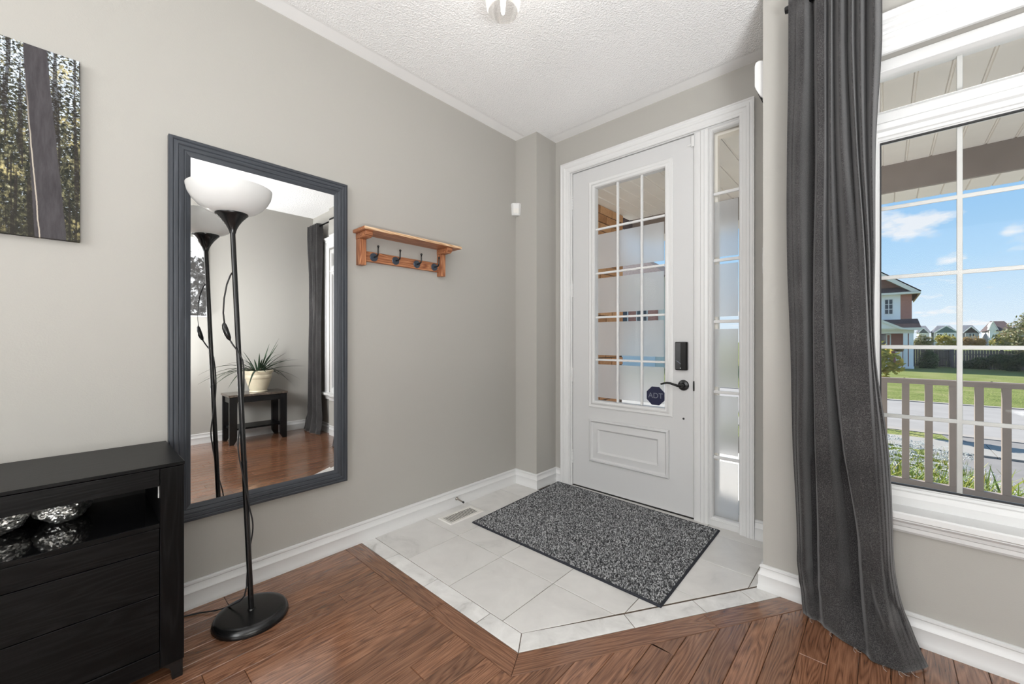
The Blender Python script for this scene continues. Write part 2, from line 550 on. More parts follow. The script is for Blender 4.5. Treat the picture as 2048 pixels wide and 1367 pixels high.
M['taupe'] = simple('taupe_painted_metal', (0.29, 0.242, 0.215), 0.42, var=0.05, scale=8, bstr=0.02)
M['mortar'] = simple('mortar', (0.10, 0.070, 0.052), 0.95, var=0.2, scale=40)


def mat_brick(name, stops):
    m, nt, b, out = new_mat(name)
    oi = N(nt, 'ShaderNodeObjectInfo')
    tc = N(nt, 'ShaderNodeTexCoord')
    n = N(nt, 'ShaderNodeTexNoise', Scale=35.0, Detail=5.0, Roughness=0.7)
    nt.links.new(tc.outputs['Object'], n.inputs['Vector'])
    ad = N(nt, 'ShaderNodeMath', operation='MULTIPLY_ADD')
    nt.links.new(oi.outputs['Random'], ad.inputs[0])
    ad.inputs[1].default_value = 0.5
    nt.links.new(n.outputs[0], ad.inputs[2])
    nt.links.new(ramp(nt, ad.outputs[0], stops), b.inputs['Base Color'])
    b.inputs['Roughness'].default_value = 0.9
    bump(nt, b, n.outputs[0], 0.4, 0.006)
    return m


M['brick'] = mat_brick('orange_brick', [(0.3, (0.30, 0.135, 0.055)), (0.7, (0.47, 0.235, 0.105)), (1.1, (0.60, 0.34, 0.17))])


def mat_brickwall(name, a, b_, mort, sc):
    m, nt, b, out = new_mat(name)
    tc = N(nt, 'ShaderNodeTexCoord')
    mp = N(nt, 'ShaderNodeMapping')
    mp.inputs['Rotation'].default_value = (R(90), 0, 0)
    nt.links.new(tc.outputs['Object'], mp.inputs[0])
    t = N(nt, 'ShaderNodeTexBrick', Scale=sc)
    t.inputs['Color1'].default_value = rgba(a)
    t.inputs['Color2'].default_value = rgba(b_)
    t.inputs['Mortar'].default_value = rgba(mort)
    nt.links.new(mp.outputs[0], t.inputs['Vector'])
    nt.links.new(t.outputs[0], b.inputs['Base Color'])
    b.inputs['Roughness'].default_value = 0.9
    return m


M['redbrick'] = mat_brickwall('red_brick_far', (0.36, 0.13, 0.10), (0.50, 0.21, 0.165), (0.42, 0.29, 0.25), 4.0)
M['shingle'] = simple('brown_shingle', (0.085, 0.055, 0.055), 0.9, var=0.45, scale=7)
M['copper'] = simple('rusty_shingle', (0.20, 0.10, 0.075), 0.8, var=0.25, scale=7)
M['greyshingle'] = simple('grey_shingle', (0.15, 0.152, 0.168), 0.9, var=0.25, scale=2)
M['bluewhite'] = simple('white_stucco', (0.88, 0.89, 0.91), 0.8, var=0.03, scale=2)
M['cream'] = simple('cream_trim', (0.80, 0.77, 0.69), 0.7, var=0.04, scale=3)
M['paleh'] = simple('pale_siding', (0.88, 0.86, 0.84), 0.8, var=0.06, scale=1)
M['greyh'] = simple('grey_siding', (0.42, 0.41, 0.42), 0.8, var=0.08, scale=1)
M['pane_dark'] = simple('dark_window_pane', (0.04, 0.05, 0.065), 0.08, bstr=0.01)
M['teal'] = simple('teal_roof', (0.14, 0.19, 0.20), 0.8, var=0.15, scale=1)
M['fence'] = simple('weathered_fence', (0.16, 0.145, 0.15), 0.9, var=0.35, scale=6)
M['rock'] = simple('grey_rock', (0.22, 0.22, 0.25), 0.9, var=0.35, scale=14, bstr=0.7, bscale=20, bdist=0.03)
M['bark'] = simple('bark', (0.10, 0.075, 0.055), 0.95, var=0.4, scale=12)


def mat_lawn():
    m, nt, b, out = new_mat('lawn_grass')
    tc = N(nt, 'ShaderNodeTexCoord')
    n = N(nt, 'ShaderNodeTexNoise', Scale=0.8, Detail=8.0, Roughness=0.75)
    nt.links.new(tc.outputs['Object'], n.inputs['Vector'])
    nt.links.new(ramp(nt, n.outputs[0], [(0.30, (0.105, 0.140, 0.035)), (0.5, (0.185, 0.215, 0.068)), (0.72, (0.28, 0.265, 0.125))]), b.inputs['Base Color'])
    b.inputs['Roughness'].default_value = 0.95
    b.inputs['Specular IOR Level'].default_value = 0.1
    n2 = N(nt, 'ShaderNodeTexNoise', Scale=14.0, Detail=4.0)
    nt.links.new(tc.outputs['Object'], n2.inputs['Vector'])
    bump(nt, b, n2.outputs[0], 0.8, 0.1)
    return m


M['lawn'] = mat_lawn()
M['blade'] = island('garden_blades', [(0.0, (0.08, 0.145, 0.025)), (0.5, (0.20, 0.28, 0.05)), (0.8, (0.36, 0.38, 0.07)), (1.0, (0.48, 0.40, 0.09))], 0.6, 0.3)
M['petal'] = island('white_florets', [(0.0, (0.46, 0.47, 0.43)), (1.0, (0.66, 0.66, 0.64))], 0.8, 0.15)
M['fol_dark'] = island('dark_hedge_leaves', [(0.0, (0.020, 0.045, 0.018)), (0.7, (0.055, 0.10, 0.035)), (1.0, (0.11, 0.16, 0.055))], 0.6, 0.2)
M['fol_olive'] = island('olive_tree_leaves', [(0.0, (0.09, 0.11, 0.04)), (0.5, (0.22, 0.23, 0.095)), (0.85, (0.36, 0.33, 0.17)), (1.0, (0.36, 0.24, 0.12))], 0.6, 0.25)
M['fol_yellow'] = island('yellow_tree_leaves', [(0.0, (0.16, 0.18, 0.03)), (0.5, (0.36, 0.34, 0.05)), (0.85, (0.52, 0.43, 0.09)), (1.0, (0.50, 0.28, 0.05))], 0.6, 0.35)
M['fol_amber'] = island('amber_shrub_leaves', [(0.0, (0.22, 0.15, 0.045)), (0.6, (0.40, 0.26, 0.09)), (1.0, (0.50, 0.36, 0.17))], 0.6, 0.25)
M['sticker'] = simple('navy_sticker', (0.012, 0.014, 0.045), 0.35, bstr=0.01)
M['sticker_text'] = simple('grey_sticker_print', (0.17, 0.18, 0.22), 0.5, bstr=0.01)
M['bulb'] = simple('lit_bulb', (1, 1, 1), 0.3, emit=(1.0, 0.97, 0.92), estr=4.0, bstr=0.01)


def mat_clear():
    m, nt, b, out = new_mat('clear_shade_glass')
    t = N(nt, 'ShaderNodeBsdfTransparent')
    t.inputs[0].default_value = (0.95, 0.945, 0.94, 1)
    g = N(nt, 'ShaderNodeBsdfGlossy', Roughness=0.02)
    lw = N(nt, 'ShaderNodeLayerWeight', Blend=0.28)
    d = N(nt, 'ShaderNodeBsdfTranslucent')
    d.inputs[0].default_value = (0.9, 0.89, 0.87, 1)
    a = N(nt, 'ShaderNodeMixShader')
    a.inputs[0].default_value = 0.45
    nt.links.new(g.outputs[0], a.inputs[1])
    nt.links.new(d.outputs[0], a.inputs[2])
    mx = N(nt, 'ShaderNodeMixShader')
    nt.links.new(lw.outputs['Facing'], mx.inputs[0])
    nt.links.new(t.outputs[0], mx.inputs[1])
    nt.links.new(a.outputs[0], mx.inputs[2])
    nt.links.new(mx.outputs[0], out.inputs[0])
    return m


M['clear'] = mat_clear()


def mat_bowl():
    m, nt, b, out = new_mat('white_lamp_bowl')
    b.inputs['Base Color'].default_value = (0.84, 0.84, 0.83, 1)
    b.inputs['Roughness'].default_value = 0.12
    t = N(nt, 'ShaderNodeBsdfTranslucent')
    t.inputs[0].default_value = (0.85, 0.85, 0.84, 1)
    n = N(nt, 'ShaderNodeTexNoise', Scale=8.0)
    bump(nt, b, n.outputs[0], 0.01, 0.002)
    mx = N(nt, 'ShaderNodeMixShader')
    mx.inputs[0].default_value = 0.3
    nt.links.new(b.outputs[0], mx.inputs[1])
    nt.links.new(t.outputs[0], mx.inputs[2])
    nt.links.new(mx.outputs[0], out.inputs[0])
    return m


M['bowl'] = mat_bowl()


# ------------------------------------------------------------------ geometry helpers
class MB:
    def __init__(s):
        s.v = []
        s.f = []

    def add(s, vs, fs):
        k = len(s.v)
        s.v.extend([tuple(p) for p in vs])
        s.f.extend([tuple(i + k for i in f) for f in fs])
        return s

    def box(s, x0, x1, y0, y1, z0, z1):
        vs = [(x0, y0, z0), (x1, y0, z0), (x1, y1, z0), (x0, y1, z0), (x0, y0, z1), (x1, y0, z1), (x1, y1, z1), (x0, y1, z1)]
        return s.add(vs, [(0, 3, 2, 1), (4, 5, 6, 7), (0, 1, 5, 4), (1, 2, 6, 5), (2, 3, 7, 6), (3, 0, 4, 7)])

    def prism(s, poly, z0, z1, fn=lambda a, b, c: (a, b, c)):
        n = len(poly)
        vs = [fn(a, b, z0) for a, b in poly] + [fn(a, b, z1) for a, b in poly]
        fs = [tuple(range(n))[::-1], tuple(range(n, 2 * n))] + [(i, (i + 1) % n, n + (i + 1) % n, n + i) for i in range(n)]
        return s.add(vs, fs)

    def tube(s, pts, r, n=10, cap=True):
        pts = [Vector(p) for p in pts]
        rings = []
        rr = r if isinstance(r, (list, tuple)) else [r] * len(pts)
        prev = None
        for i, p in enumerate(pts):
            t = (pts[min(i + 1, len(pts) - 1)] - pts[max(i - 1, 0)]).normalized()
            if prev is None:
                a = t.orthogonal().normalized()
            else:
                a = (prev - t * prev.dot(t)).normalized()
            prev = a
            b = t.cross(a)
            rings.append([p + (a * math.cos(2 * math.pi * j / n) + b * math.sin(2 * math.pi * j / n)) * rr[i] for j in range(n)])
        vs = [q for g in rings for q in g]
        fs = []
        for i in range(len(pts) - 1):
            for j in range(n):
                fs.append((i * n + j, i * n + (j + 1) % n, (i + 1) * n + (j + 1) % n, (i + 1) * n + j))
        if cap:
            fs.append(tuple(range(n))[::-1])
            fs.append(tuple((len(pts) - 1) * n + j for j in range(n)))
        return s.add(vs, fs)

    def lathe(s, prof, origin=(0, 0, 0), ax=(0, 0, 1), n=32, closed=False):
        ax = Vector(ax).normalized()
        a = ax.orthogonal().normalized()
        b = ax.cross(a)
        o = Vector(origin)
        vs = []
        for r, z in prof:
            for j in range(n):
                t = 2 * math.pi * j / n
                vs.append(o + ax * z + (a * math.cos(t) + b * math.sin(t)) * r)
        m = len(prof)
        fs = []
        for i in range(m - 1 if not closed else m):
            k = (i + 1) % m
            for j in range(n):
                fs.append((i * n + j, i * n + (j + 1) % n, k * n + (j + 1) % n, k * n + j))
        if not closed:
            if prof[0][0] > 1e-6:
                fs.append(tuple(range(n))[::-1])
            if prof[-1][0] > 1e-6:
                fs.append(tuple((m - 1) * n + j for j in range(n)))
        return s.add(vs, fs)

    def quad(s, a, b, c, d):
        return s.add([a, b, c, d], [(0, 1, 2, 3)])

    def sweep(s, path, prof, fn, closed=False):
        """profile points (offset to the left of the path, height) swept with mitred corners; fn maps (u, v, h) to the scene"""
        n = len(path)
        P = [Vector(p) for p in path]
        vs = []
        for i in range(n):
            d0 = (P[i] - P[i - 1]) if (closed or i > 0) else (P[1] - P[0])
            d1 = (P[(i + 1) % n] - P[i]) if (closed or i < n - 1) else (P[-1] - P[-2])
            d0.normalize()
            d1.normalize()
            n0 = Vector((-d0.y, d0.x))
            n1 = Vector((-d1.y, d1.x))
            m = (n0 + n1)
            if m.length < 1e-6:
                m = n0
            m = m / max(1e-6, m.dot(n0))
            for o, h in prof:
                q = P[i] + m * o
                vs.append(fn(q.x, q.y, h))
        k = len(prof)
        fs = []
        for i in range(n if closed else n - 1):
            j = (i + 1) % n
            for a in range(k):
                c = (a + 1) % k
                fs.append((i * k + a, i * k + c, j * k + c, j * k + a))
        if not closed:
            fs.append(tuple(range(k)))
            fs.append(tuple((n - 1) * k + a for a in range(k))[::-1])
        return s.add(vs, fs)

    def mesh(s, name, mat, smooth=False, fix=True):
        me = bpy.data.meshes.new(name)
        me.from_pydata(s.v, [], s.f)
        if fix:
            bm = bmesh.new()
            bm.from_mesh(me)
            bmesh.ops.remove_doubles(bm, verts=bm.verts, dist=1e-6)
            bmesh.ops.recalc_face_normals(bm, faces=bm.faces)
            bm.to_mesh(me)
            bm.free()
        if mat is not None:
            me.materials.append(M[mat] if isinstance(mat, str) else mat)
        if smooth:
            for p in me.polygons:
                p.use_smooth = True
        return me

    def build(s, name, mat, parent=None, smooth=False, bevel=0.0, kind=None, fix=True, seg=2):
        return link(name, s.mesh(name, mat, smooth, fix), parent, bevel, kind, seg, smooth)


def link(name, me, parent=None, bevel=0.0, kind=None, seg=2, smooth=False):
    o = bpy.data.objects.new(name, me)
    COL.objects.link(o)
    if parent is not None:
        attach(o, parent)
    if bevel:
        md = o.modifiers.new('bevel', 'BEVEL')
        md.width = bevel
        md.segments = seg
        md.limit_method = 'ANGLE'
        md.angle_limit = R(40)
    if kind:
        o['kind'] = kind
    return o


def world_loc(o):
    p = Vector(o.location)
    if o.parent is not None:
        p = p + o.matrix_parent_inverse.translation + world_loc(o.parent)
    return p


def attach(o, parent):
    """parent while the vertices stay written in room coordinates (parents are only ever moved, never turned, at build time)"""
    o.parent = parent
    o.matrix_parent_inverse = Matrix.Translation(-world_loc(parent))


def thing(name, label, cat, loc, group=None, kind=None):
    o = bpy.data.objects.new(name, None)
    o.empty_display_size = 0.05
    COL.objects.link(o)
    o.location = loc
    tag(o, label, cat, group, kind)
    return o


def tag(o, label=None, cat=None, group=None, kind=None):
    if label:
        o['label'] = label
    if cat:
        o['category'] = cat
    if group:
        o['group'] = group
    if kind:
        o['kind'] = kind
    return o


def struct(name, loc=(0, 0, 0)):
    o = bpy.data.objects.new(name, None)
    o.empty_display_size = 0.05
    COL.objects.link(o)
    o.location = loc
    o['kind'] = 'structure'
    return o


def autosmooth(o, ang=35):
    me = o.data
    for p in me.polygons:
        p.use_smooth = True
    try:
        me.set_sharp_from_angle(angle=R(ang))
    except Exception:
        pass
    return o


def clip(poly, a, b, c):
    """keep the side a*x + b*y <= c"""
    out = []
    n = len(poly)
    for i in range(n):
        p, q = poly[i], poly[(i + 1) % n]
        dp, dq = a * p[0] + b * p[1] - c, a * q[0] + b * q[1] - c
        if dp <= 1e-9:
            out.append(p)
        if (dp < -1e-9 and dq > 1e-9) or (dp > 1e-9 and dq < -1e-9):
            t = dp / (dp - dq)
            out.append((p[0] + (q[0] - p[0]) * t, p[1] + (q[1] - p[1]) * t))
    return out


def area(poly):
    return abs(sum(poly[i][0] * poly[(i + 1) % len(poly)][1] - poly[(i + 1) % len(poly)][0] * poly[i][1] for i in range(len(poly)))) / 2


def inset(poly, d):
    """shrink a (near convex) polygon by d"""
    n = len(poly)
    ar = sum(poly[i][0] * poly[(i + 1) % n][1] - poly[(i + 1) % n][0] * poly[i][1] for i in range(n))
    if ar < 0:
        poly = poly[::-1]
    out = []
    for i in range(n):
        p0, p1, p2 = Vector(poly[i - 1]), Vector(poly[i]), Vector(poly[(i + 1) % n])
        a, b = (p1 - p0).normalized(), (p2 - p1).normalized()
        na, nb = Vector((-a.y, a.x)), Vector((-b.y, b.x))
        m = na + nb
        if m.length < 1e-6:
            m = na
        m = m / max(0.2, m.dot(na))
        out.append(tuple(p1 + m * d))
    return out


def slab(poly, gap, z0, z1, cham):
    """a plank or tile: gap all round and a small chamfer"""
    p0 = inset(poly, gap)
    p1 = inset(poly, gap + cham)
    n = len(p0)
    vs = [(x, y, z0) for x, y in p0] + [(x, y, z1 - cham) for x, y in p0] + [(x, y, z1) for x, y in p1]
    fs = [tuple(range(n))[::-1], tuple(range(2 * n, 3 * n))]
    for i in range(n):
        j = (i + 1) % n
        fs.append((i, j, n + j, n + i))
        fs.append((n + i, n + j, 2 * n + j, 2 * n + i))
    return MB().add(vs, fs)


# ------------------------------------------------------------------ room shell
XL, XR = -2.125, 1.20          # left and right walls
YB = -3.0                      # wall behind the camera
YD = 2.592                     # door wall
YW = 2.095                     # window wall
XC = -0.40                     # outer corner between them
H = 2.67
BX, BY = -1.915, 2.352         # the boxed-out corner left of the door
WT = 0.13                      # wall thickness

floor = MB().box(XL - 0.1, XR + 0.1, YB - 0.1, YW + 0.05, -0.10, -0.016).box(XL - 0.1, XC + 0.05, YW + 0.05, YD + 0.08, -0.10, -0.016).build('floor', 'subfloor', kind='structure')
MB().box(XL, XR, YB, -0.62, -0.016, 0.0).build('floor_rear', 'oak', floor, kind=None)

MB().box(XL - 0.1, XR + 0.1, YB - 0.1, YD + 0.1, H, H + 0.1).build('ceiling', 'ceiling', kind='structure')
MB().box(XL - WT, XL, YB - WT, YD + WT, 0, H).build('wall_left', 'wall', kind='structure')
MB().box(XL - WT, XR + WT, YB - WT, YB, 0, H).build('wall_rear', 'wall', kind='structure')
MB().box(XR, XR + WT, YB - WT, YW + WT, 0, H).build('wall_right', 'wall', kind='structure')
MB().prism([(XL, BY), (BX, BY), (BX, YD), (XL, YD)], 0, H).build('wall_corner', 'wall', kind='structure')
# door wall with the opening for door and sidelight
DX0, DX1, DZ = -1.785, -0.60, 2.42
mb = MB().box(XL - WT, DX0, YD, YD + WT, 0, H).box(DX1, XC + WT, YD, YD + WT, 0, H).box(DX0, DX1, YD, YD + WT, DZ, H)
mb.build('wall_door', 'wall', kind='structure')
MB().box(XC, XC + WT, YW + WT, YD, 0, H).build('wall_return', 'wall', kind='structure')
# window wall with the window opening
WX0, WX1, WZ0, WZ1 = -0.062, 0.675, 0.470, 2.194
mb = MB().box(XC, WX0, YW, YW + WT, 0, H).box(WX1, XR + WT, YW, YW + WT, 0, H)
mb.box(WX0, WX1, YW, YW + WT, 0, WZ0).box(WX0, WX1, YW, YW + WT, WZ1, H)
mb.build('wall_window', 'wall', kind='structure')

# baseboards: profile (offset into the room, height)
BB = [(0, 0), (0.020, 0), (0.020, 0.014), (0.0165, 0.022), (0.0155, 0.060), (0.0175, 0.066), (0.0150, 0.072), (0.0095, 0.082), (0.0085, 0.094), (0.0115, 0.098), (0.0110, 0.106), (0.006, 0.109), (0, 0.109)]


def base_run(name, path):
    o = MB().sweep(path, BB, lambda u, v, h: (u, v, h)).build(name, 'white', kind='structure')
    return autosmooth(o, 30)


base_run('baseboard_left', [(-1.853, YD), (BX, YD), (BX, BY), (XL, BY), (XL, YB)])
base_run('baseboard_window', [(XR, YB), (XR, YW), (XC, YW), (XC, YD), (-0.532, YD)])

# ------------------------------------------------------------------ floor: planks, borders, tiles
PW = 0.0803
dg = Vector((0.626, 1.004)).normalized()          # direction of the diagonal border
nr = Vector((dg.y, -dg.x))                         # to the right of it
pA, pB = Vector((-1.012, 1.153)), Vector((-0.957, 1.073))   # inner and outer tile corner
pC = Vector((-0.908, 0.982))                       # outer corner of the wooden border
Y_IN, Y_TB, Y_WB = 1.153, 1.073, 0.982


def half(poly, p, sign):
    c = nr.dot(p)
    return clip(poly, nr.x * sign, nr.y * sign, c * sign)


XTI = -0.449                                       # inner edge of the stone strip by the return wall


def tile(poly, mat, name):
    if len(poly) > 2 and area(poly) > 4e-4:
        slab(poly, 0.0016, -0.016, 0.0005, 0.0012).build(name, mat, floor)


for i in range(5):
    for j in range(5):
        x0 = -1.783 + 0.335 * (i - 1)
        y0 = 1.153 + 0.3345 * j
        poly = [(max(x0, XL), y0), (x0 + 0.335, y0), (x0 + 0.335, y0 + 0.3345), (max(x0, XL), y0 + 0.3345)]
        poly = half(poly, pA, 1)
        poly = clip(poly, 1, 0, XTI)
        poly = clip(poly, 0, 1, YD + 0.02)
        if x0 < -2.0 and y0 < 2.352 < y0 + 0.3345:
            poly = clip(poly, 0, 1, 2.345)
        tile(poly, 'tile', 'tile')
# stone border: along the left leg, the diagonal leg and the return wall
for a, b in ((XL, -1.858), (-1.858, -1.53), (-1.53, -1.18), (-1.18, -0.9)):
    poly = [(a, Y_TB), (b, Y_TB), (b, Y_IN), (a, Y_IN)]
    mi = Vector((pA.y - pB.y, -(pA.x - pB.x)))
    if b > -1.0:
        poly = clip([(a, Y_TB), (pB.x, pB.y), (pA.x, pA.y), (a, Y_IN)], 0, 1, 2)
    tile(poly, 'tileb', 'border_tile')
q = pA + dg * ((XTI - pA.x) / dg.x)
for t0, t1 in ((0.0, 0.47), (0.47, 0.80), (0.80, 1.05), (1.05, 1.30)):
    o0, i0 = pB + dg * t0, pA + dg * t0
    o1, i1 = pB + dg * t1, pA + dg * t1
    if t0 > 0:
        i0 = o0 - nr * 0.0815
    i1 = o1 - nr * 0.0815
    poly = [tuple(o0), tuple(o1), tuple(i1), tuple(i0)]
    poly = clip(poly, 0, 1, YW)
    if t1 > 1.0:
        poly = clip(poly, 0, 1, YW - 0.004)
    tile(poly, 'tileb', 'border_tile')
for a, b in ((2.06, 2.157), (2.157, 2.49), (2.49, YD + 0.01)):
    poly = clip([(XTI, a), (XC + 0.01, a), (XC + 0.01, b), (XTI, b)], nr.x, nr.y, nr.dot(pA))
    poly = [(XTI, a), (XC + 0.01, a), (XC + 0.01, b), (XTI, b)]
    if a < YW:
        poly = half([(XTI, 2.03), (XC, 2.03), (XC, b), (XTI, b)], pA, 1)
    tile(poly, 'tileb', 'border_tile')


def plank(poly, mat, name='plank'):
    if len(poly) > 2 and area(poly) > 3e-4:
        o = slab(poly, 0.0006, -0.016, random.uniform(-0.0003, 0.0003), 0.0016).build(name, mat, floor)
        return o


# wooden border
for a, b in ((XL, -1.37), (-1.37, -0.9)):
    poly = [(a, Y_WB), (b, Y_WB), (b, Y_TB), (a, Y_TB)]
    if b > -1.0:
        poly = [(a, Y_WB), tuple(pC), tuple(pB), (a, Y_TB)]
    plank(poly, 'oak_x', 'border_plank')
wd = (pC - pB).dot(nr)
for t0, t1 in ((0.0, 0.78), (0.78, 1.5)):
    b0 = pB + dg * t0
    c0 = pC if t0 == 0 else b0 + nr * wd
    b1 = pB + dg * t1
    c1 = b1 + nr * wd
    plank(clip([tuple(c0), tuple(c1), tuple(b1), tuple(b0)], 0, 1, YW), 'oak_d', 'border_plank')
# field planks, running along y
k0 = round((XL - (-0.787)) / PW) - 1
rng = random.Random(11)
for k in range(k0, 40):
    x0, x1 = -0.787 + PW * k, -0.787 + PW * (k + 1)
    if x1 <= XL or x0 >= XR:
        continue
    x0, x1 = max(x0, XL), min(x1, XR)
    cdiag = nr.dot(pC)

    def top(x):
        return min(YW, max(Y_WB, (nr.x * x - cdiag) / -nr.y))
    ymax = max(top(x0), top(x1))
    y = -0.62 - rng.random() * 0.3
    first = True
    while y < ymax - 0.01:
        ln = rng.choice((0.45, 0.62, 0.8, 0.95, 1.2))
        y1 = min(y + ln, YW)
        if ymax - y1 < 0.12:
            y1 = ymax
        ys = max(y, -0.62)
        poly = [(x0, ys), (x1, ys), (x1, min(y1, top(x1)))]
        if x0 < pC.x < x1 and y1 > Y_WB:
            poly.append((pC.x, Y_WB))
        poly.append((x0, min(y1, top(x0))))
        if y1 > ys + 0.02 and min(y1, top(x1)) - ys > 0.002:
            plank(poly, 'oak')
        y = y1
# dark bedding under the tiles shows as the grout lines
MB().prism([(XL, Y_TB), (pB.x, pB.y), tuple(pB + dg * 1.21), (XC, YW), (XC, YD + 0.02), (XL, YD + 0.02)], -0.0165, -0.0022).build('tile_grout', 'grout', floor)

# ------------------------------------------------------------------ front door, its surround and sidelight
CASE = [(0, 0), (0, 0.010), (0.004, 0.013), (0.014, 0.013), (0.018, 0.016), (0.034, 0.018), (0.040, 0.023), (0.052, 0.024), (0.056, 0.020), (0.066, 0.021), (0.072, 0.026), (0.077, 0.026), (0.077, 0)]


def dfn(y0):
    return lambda u, v, h: (u, y0 - h, v)


sur = struct('trim_1', (-1.19, YD, 0))
autosmooth(MB().sweep([(-1.775, 0), (-1.775, 2.391), (-0.610, 2.391), (-0.610, 0)], CASE, dfn(YD)).build('casing', 'white', sur), 30)
# jambs, mullion post and head: set just back from the casing face
mb = MB().box(-1.785, -1.7635, 2.594, 2.70, 0, 2.42).box(-1.7635, -0.600, 2.594, 2.70, 2.3865, 2.42).box(-0.6125, -0.600, 2.594, 2.70, 0, 2.3865)
mb.build('jamb', 'white', sur, bevel=0.002)
mb = MB()
mb.prism([(-0.8660, 2.70), (-0.8660, 2.600), (-0.852, 2.594), (-0.828, 2.594), (-0.822, 2.589), (-0.806, 2.589), (-0.800, 2.594), (-0.786, 2.596), (-0.7770, 2.604), (-0.7770, 2.70)], 0, 2.3865)
autosmooth(mb.build('mullion_post', 'white', sur), 30)
MB().box(-1.7635, -0.866, 2.604, 2.72, -0.016, 0.0045).build('threshold', 'gap', sur)
MB().box(-1.7635, -0.866, 2.664, 2.70, 0.0045, 2.3865).box(-1.7635, -1.71, 2.66, 2.664, 0, 2.3865)
MB().box(-1.7635, -1.752, 2.655, 2.70, 0.0045, 2.3865).box(-0.878, -0.866, 2.655, 2.70, 0.0045, 2.3865).box(-1.7635, -0.866, 2.655, 2.70, 2.373, 2.3865).build('door_stop_bead', 'gap', sur)
MB().box(-0.879, -0.862, 2.5915, 2.594, 2.305, 2.372).box(-0.905, -0.879, 2.5985, 2.606, 2.318, 2.326).build('contact_sensor', 'plastic', sur, bevel=0.001)
MB().lathe([(0.0, 0), (0.0055, 0.002), (0.0065, 0.02), (0.0065, 0.045), (0.0055, 0.062), (0, 0.064)], (-0.8655, 2.601, 0.795), n=12).build('strike_plate', 'black', sur)

door = struct('door_1', (-1.316, 2.63, 0))
sx0, sx1, sz0, sz1 = -1.7605, -0.8695, 0.010, 2.3825
gx0, gx1, gz0, gz1 = -1.567, -1.048, 0.668, 2.230
FY = 2.606
mb = MB().box(sx0, gx0, FY, 2.65, sz0, sz1).box(gx1, sx1, FY, 2.65, sz0, sz1).box(gx0, gx1, FY, 2.65, gz1, sz1).box(gx0, gx1, FY, 2.65, sz0, gz0)
mb.build('slab', 'doorwhite', door)
LITE = [(-0.052, 0), (-0.052, 0.004), (-0.046, 0.007), (-0.040, 0.0055), (-0.030, 0.0055), (-0.024, 0.011), (-0.014, 0.014), (-0.006, 0.012), (-0.001, 0.004), (-0.001, -0.018), (-0.010, -0.018), (-0.012, 0)]
autosmooth(MB().sweep([(gx0, gz0), (gx1, gz0), (gx1, gz1), (gx0, gz1)], LITE, dfn(FY), True).build('lite_frame', 'vinyl', door), 30)
PAN = [(0, 0), (0, 0.010), (0.007, 0.017), (0.015, 0.017), (0.021, 0.006), (0.026, 0.0025), (0.032, 0.003), (0.062, 0.012), (0.070, 0.013), (0.073, 0.007), (0.080, 0.0015), (0.082, 0)]
autosmooth(MB().sweep([(-1.612, 0.218), (-1.020, 0.218), (-1.020, 0.531), (-1.612, 0.531)], PAN, dfn(FY), True).build('panel_moulding', 'doorwhite', door), 25)
vx = (-1.390, -1.211)
hz = (1.924, 1.600, 1.277, 0.967)
MUN = 0.0075
for x in vx:
    MB().box(x - MUN, x + MUN, 2.610, 2.628, gz0, gz1).build('muntin', 'vinyl', door, bevel=0.003)
for z in hz:
    MB().box(gx0, gx1, 2.611, 2.627, z - MUN, z + MUN).build('muntin', 'vinyl', door, bevel=0.003)
xs = (gx0,) + vx + (gx1,)
zs = (gz1,) + hz + (gz0,)
for i in range(3):
    for j in range(5):
        x0, x1, z0, z1 = xs[i], xs[i + 1], zs[j + 1], zs[j]
        p = MB().quad((x0, 2.630, z0), (x1, 2.630, z0), (x1, 2.630, z1), (x0, 2.630, z1)).build('pane', 'glass', door, fix=False)
        if j > 0:
            fx0 = x0 + (0.002 if i else 0.004)
            fx1 = x1 - (0.002 if i < 2 else 0.016)
            MB().box(fx0, fx1, 2.6325, 2.6335, z0 + 0.034 if j < 4 else z0 + 0.022, z1 - 0.034).build('frosted_film', 'frost', p)
for z in (2.167, 1.494, 0.849, 0.226):
    mb = MB()
    for q in range(5):
        mb.lathe([(0, 0), (0.0062, 0.0005), (0.0062, 0.0195), (0, 0.02)], (-1.7635, 2.600, z - 0.055 + 0.0215 * q), n=10)
    mb.box(-1.775, -1.7635, 2.592, 2.595, z - 0.054, z + 0.053)
    mb.build('hinge', 'white', door)
# lock, lever, peg hole, sticker
lk = MB()
sect = []
for t in range(17):
    u = t / 16.0
    a = math.pi * u
    sect.append((-0.9385 - 0.0385 * math.cos(a) * (1 if abs(math.cos(a)) < 0.999 else 1), 0))
lk.prism([(-0.977, FY), (-0.977, FY - 0.022), (-0.970, FY - 0.0285), (-0.9385, FY - 0.0315), (-0.907, FY - 0.0285), (-0.900, FY - 0.022), (-0.900, FY)], 0.922, 1.100)
db = lk.build('deadbolt', 'black', door, bevel=0.006, seg=3)
MB().tube([(-0.969, FY - 0.0300, 0.982), (-0.955, FY - 0.0318, 0.977), (-0.942, FY - 0.0322, 0.966), (-0.936, FY - 0.0322, 0.961)], [0.0006, 0.003, 0.003, 0.0006], 6).build('logo', 'sticker_text', db)
MB().lathe([(0.0028, 0), (0.0028, 0.0012), (0, 0.0014)], (-0.9385, FY - 0.0308, 0.936), (0, -1, 0), 10).build('indicator', 'plastic', db)
ro = MB().lathe([(0.0335, 0), (0.0335, 0.006), (0.030, 0.011), (0.016, 0.014), (0.012, 0.020), (0.012, 0.048), (0.010, 0.052), (0, 0.053)], (-0.930, FY, 0.827), (0, -1, 0), 32).build('lever_rose', 'black', door)
autosmooth(ro)
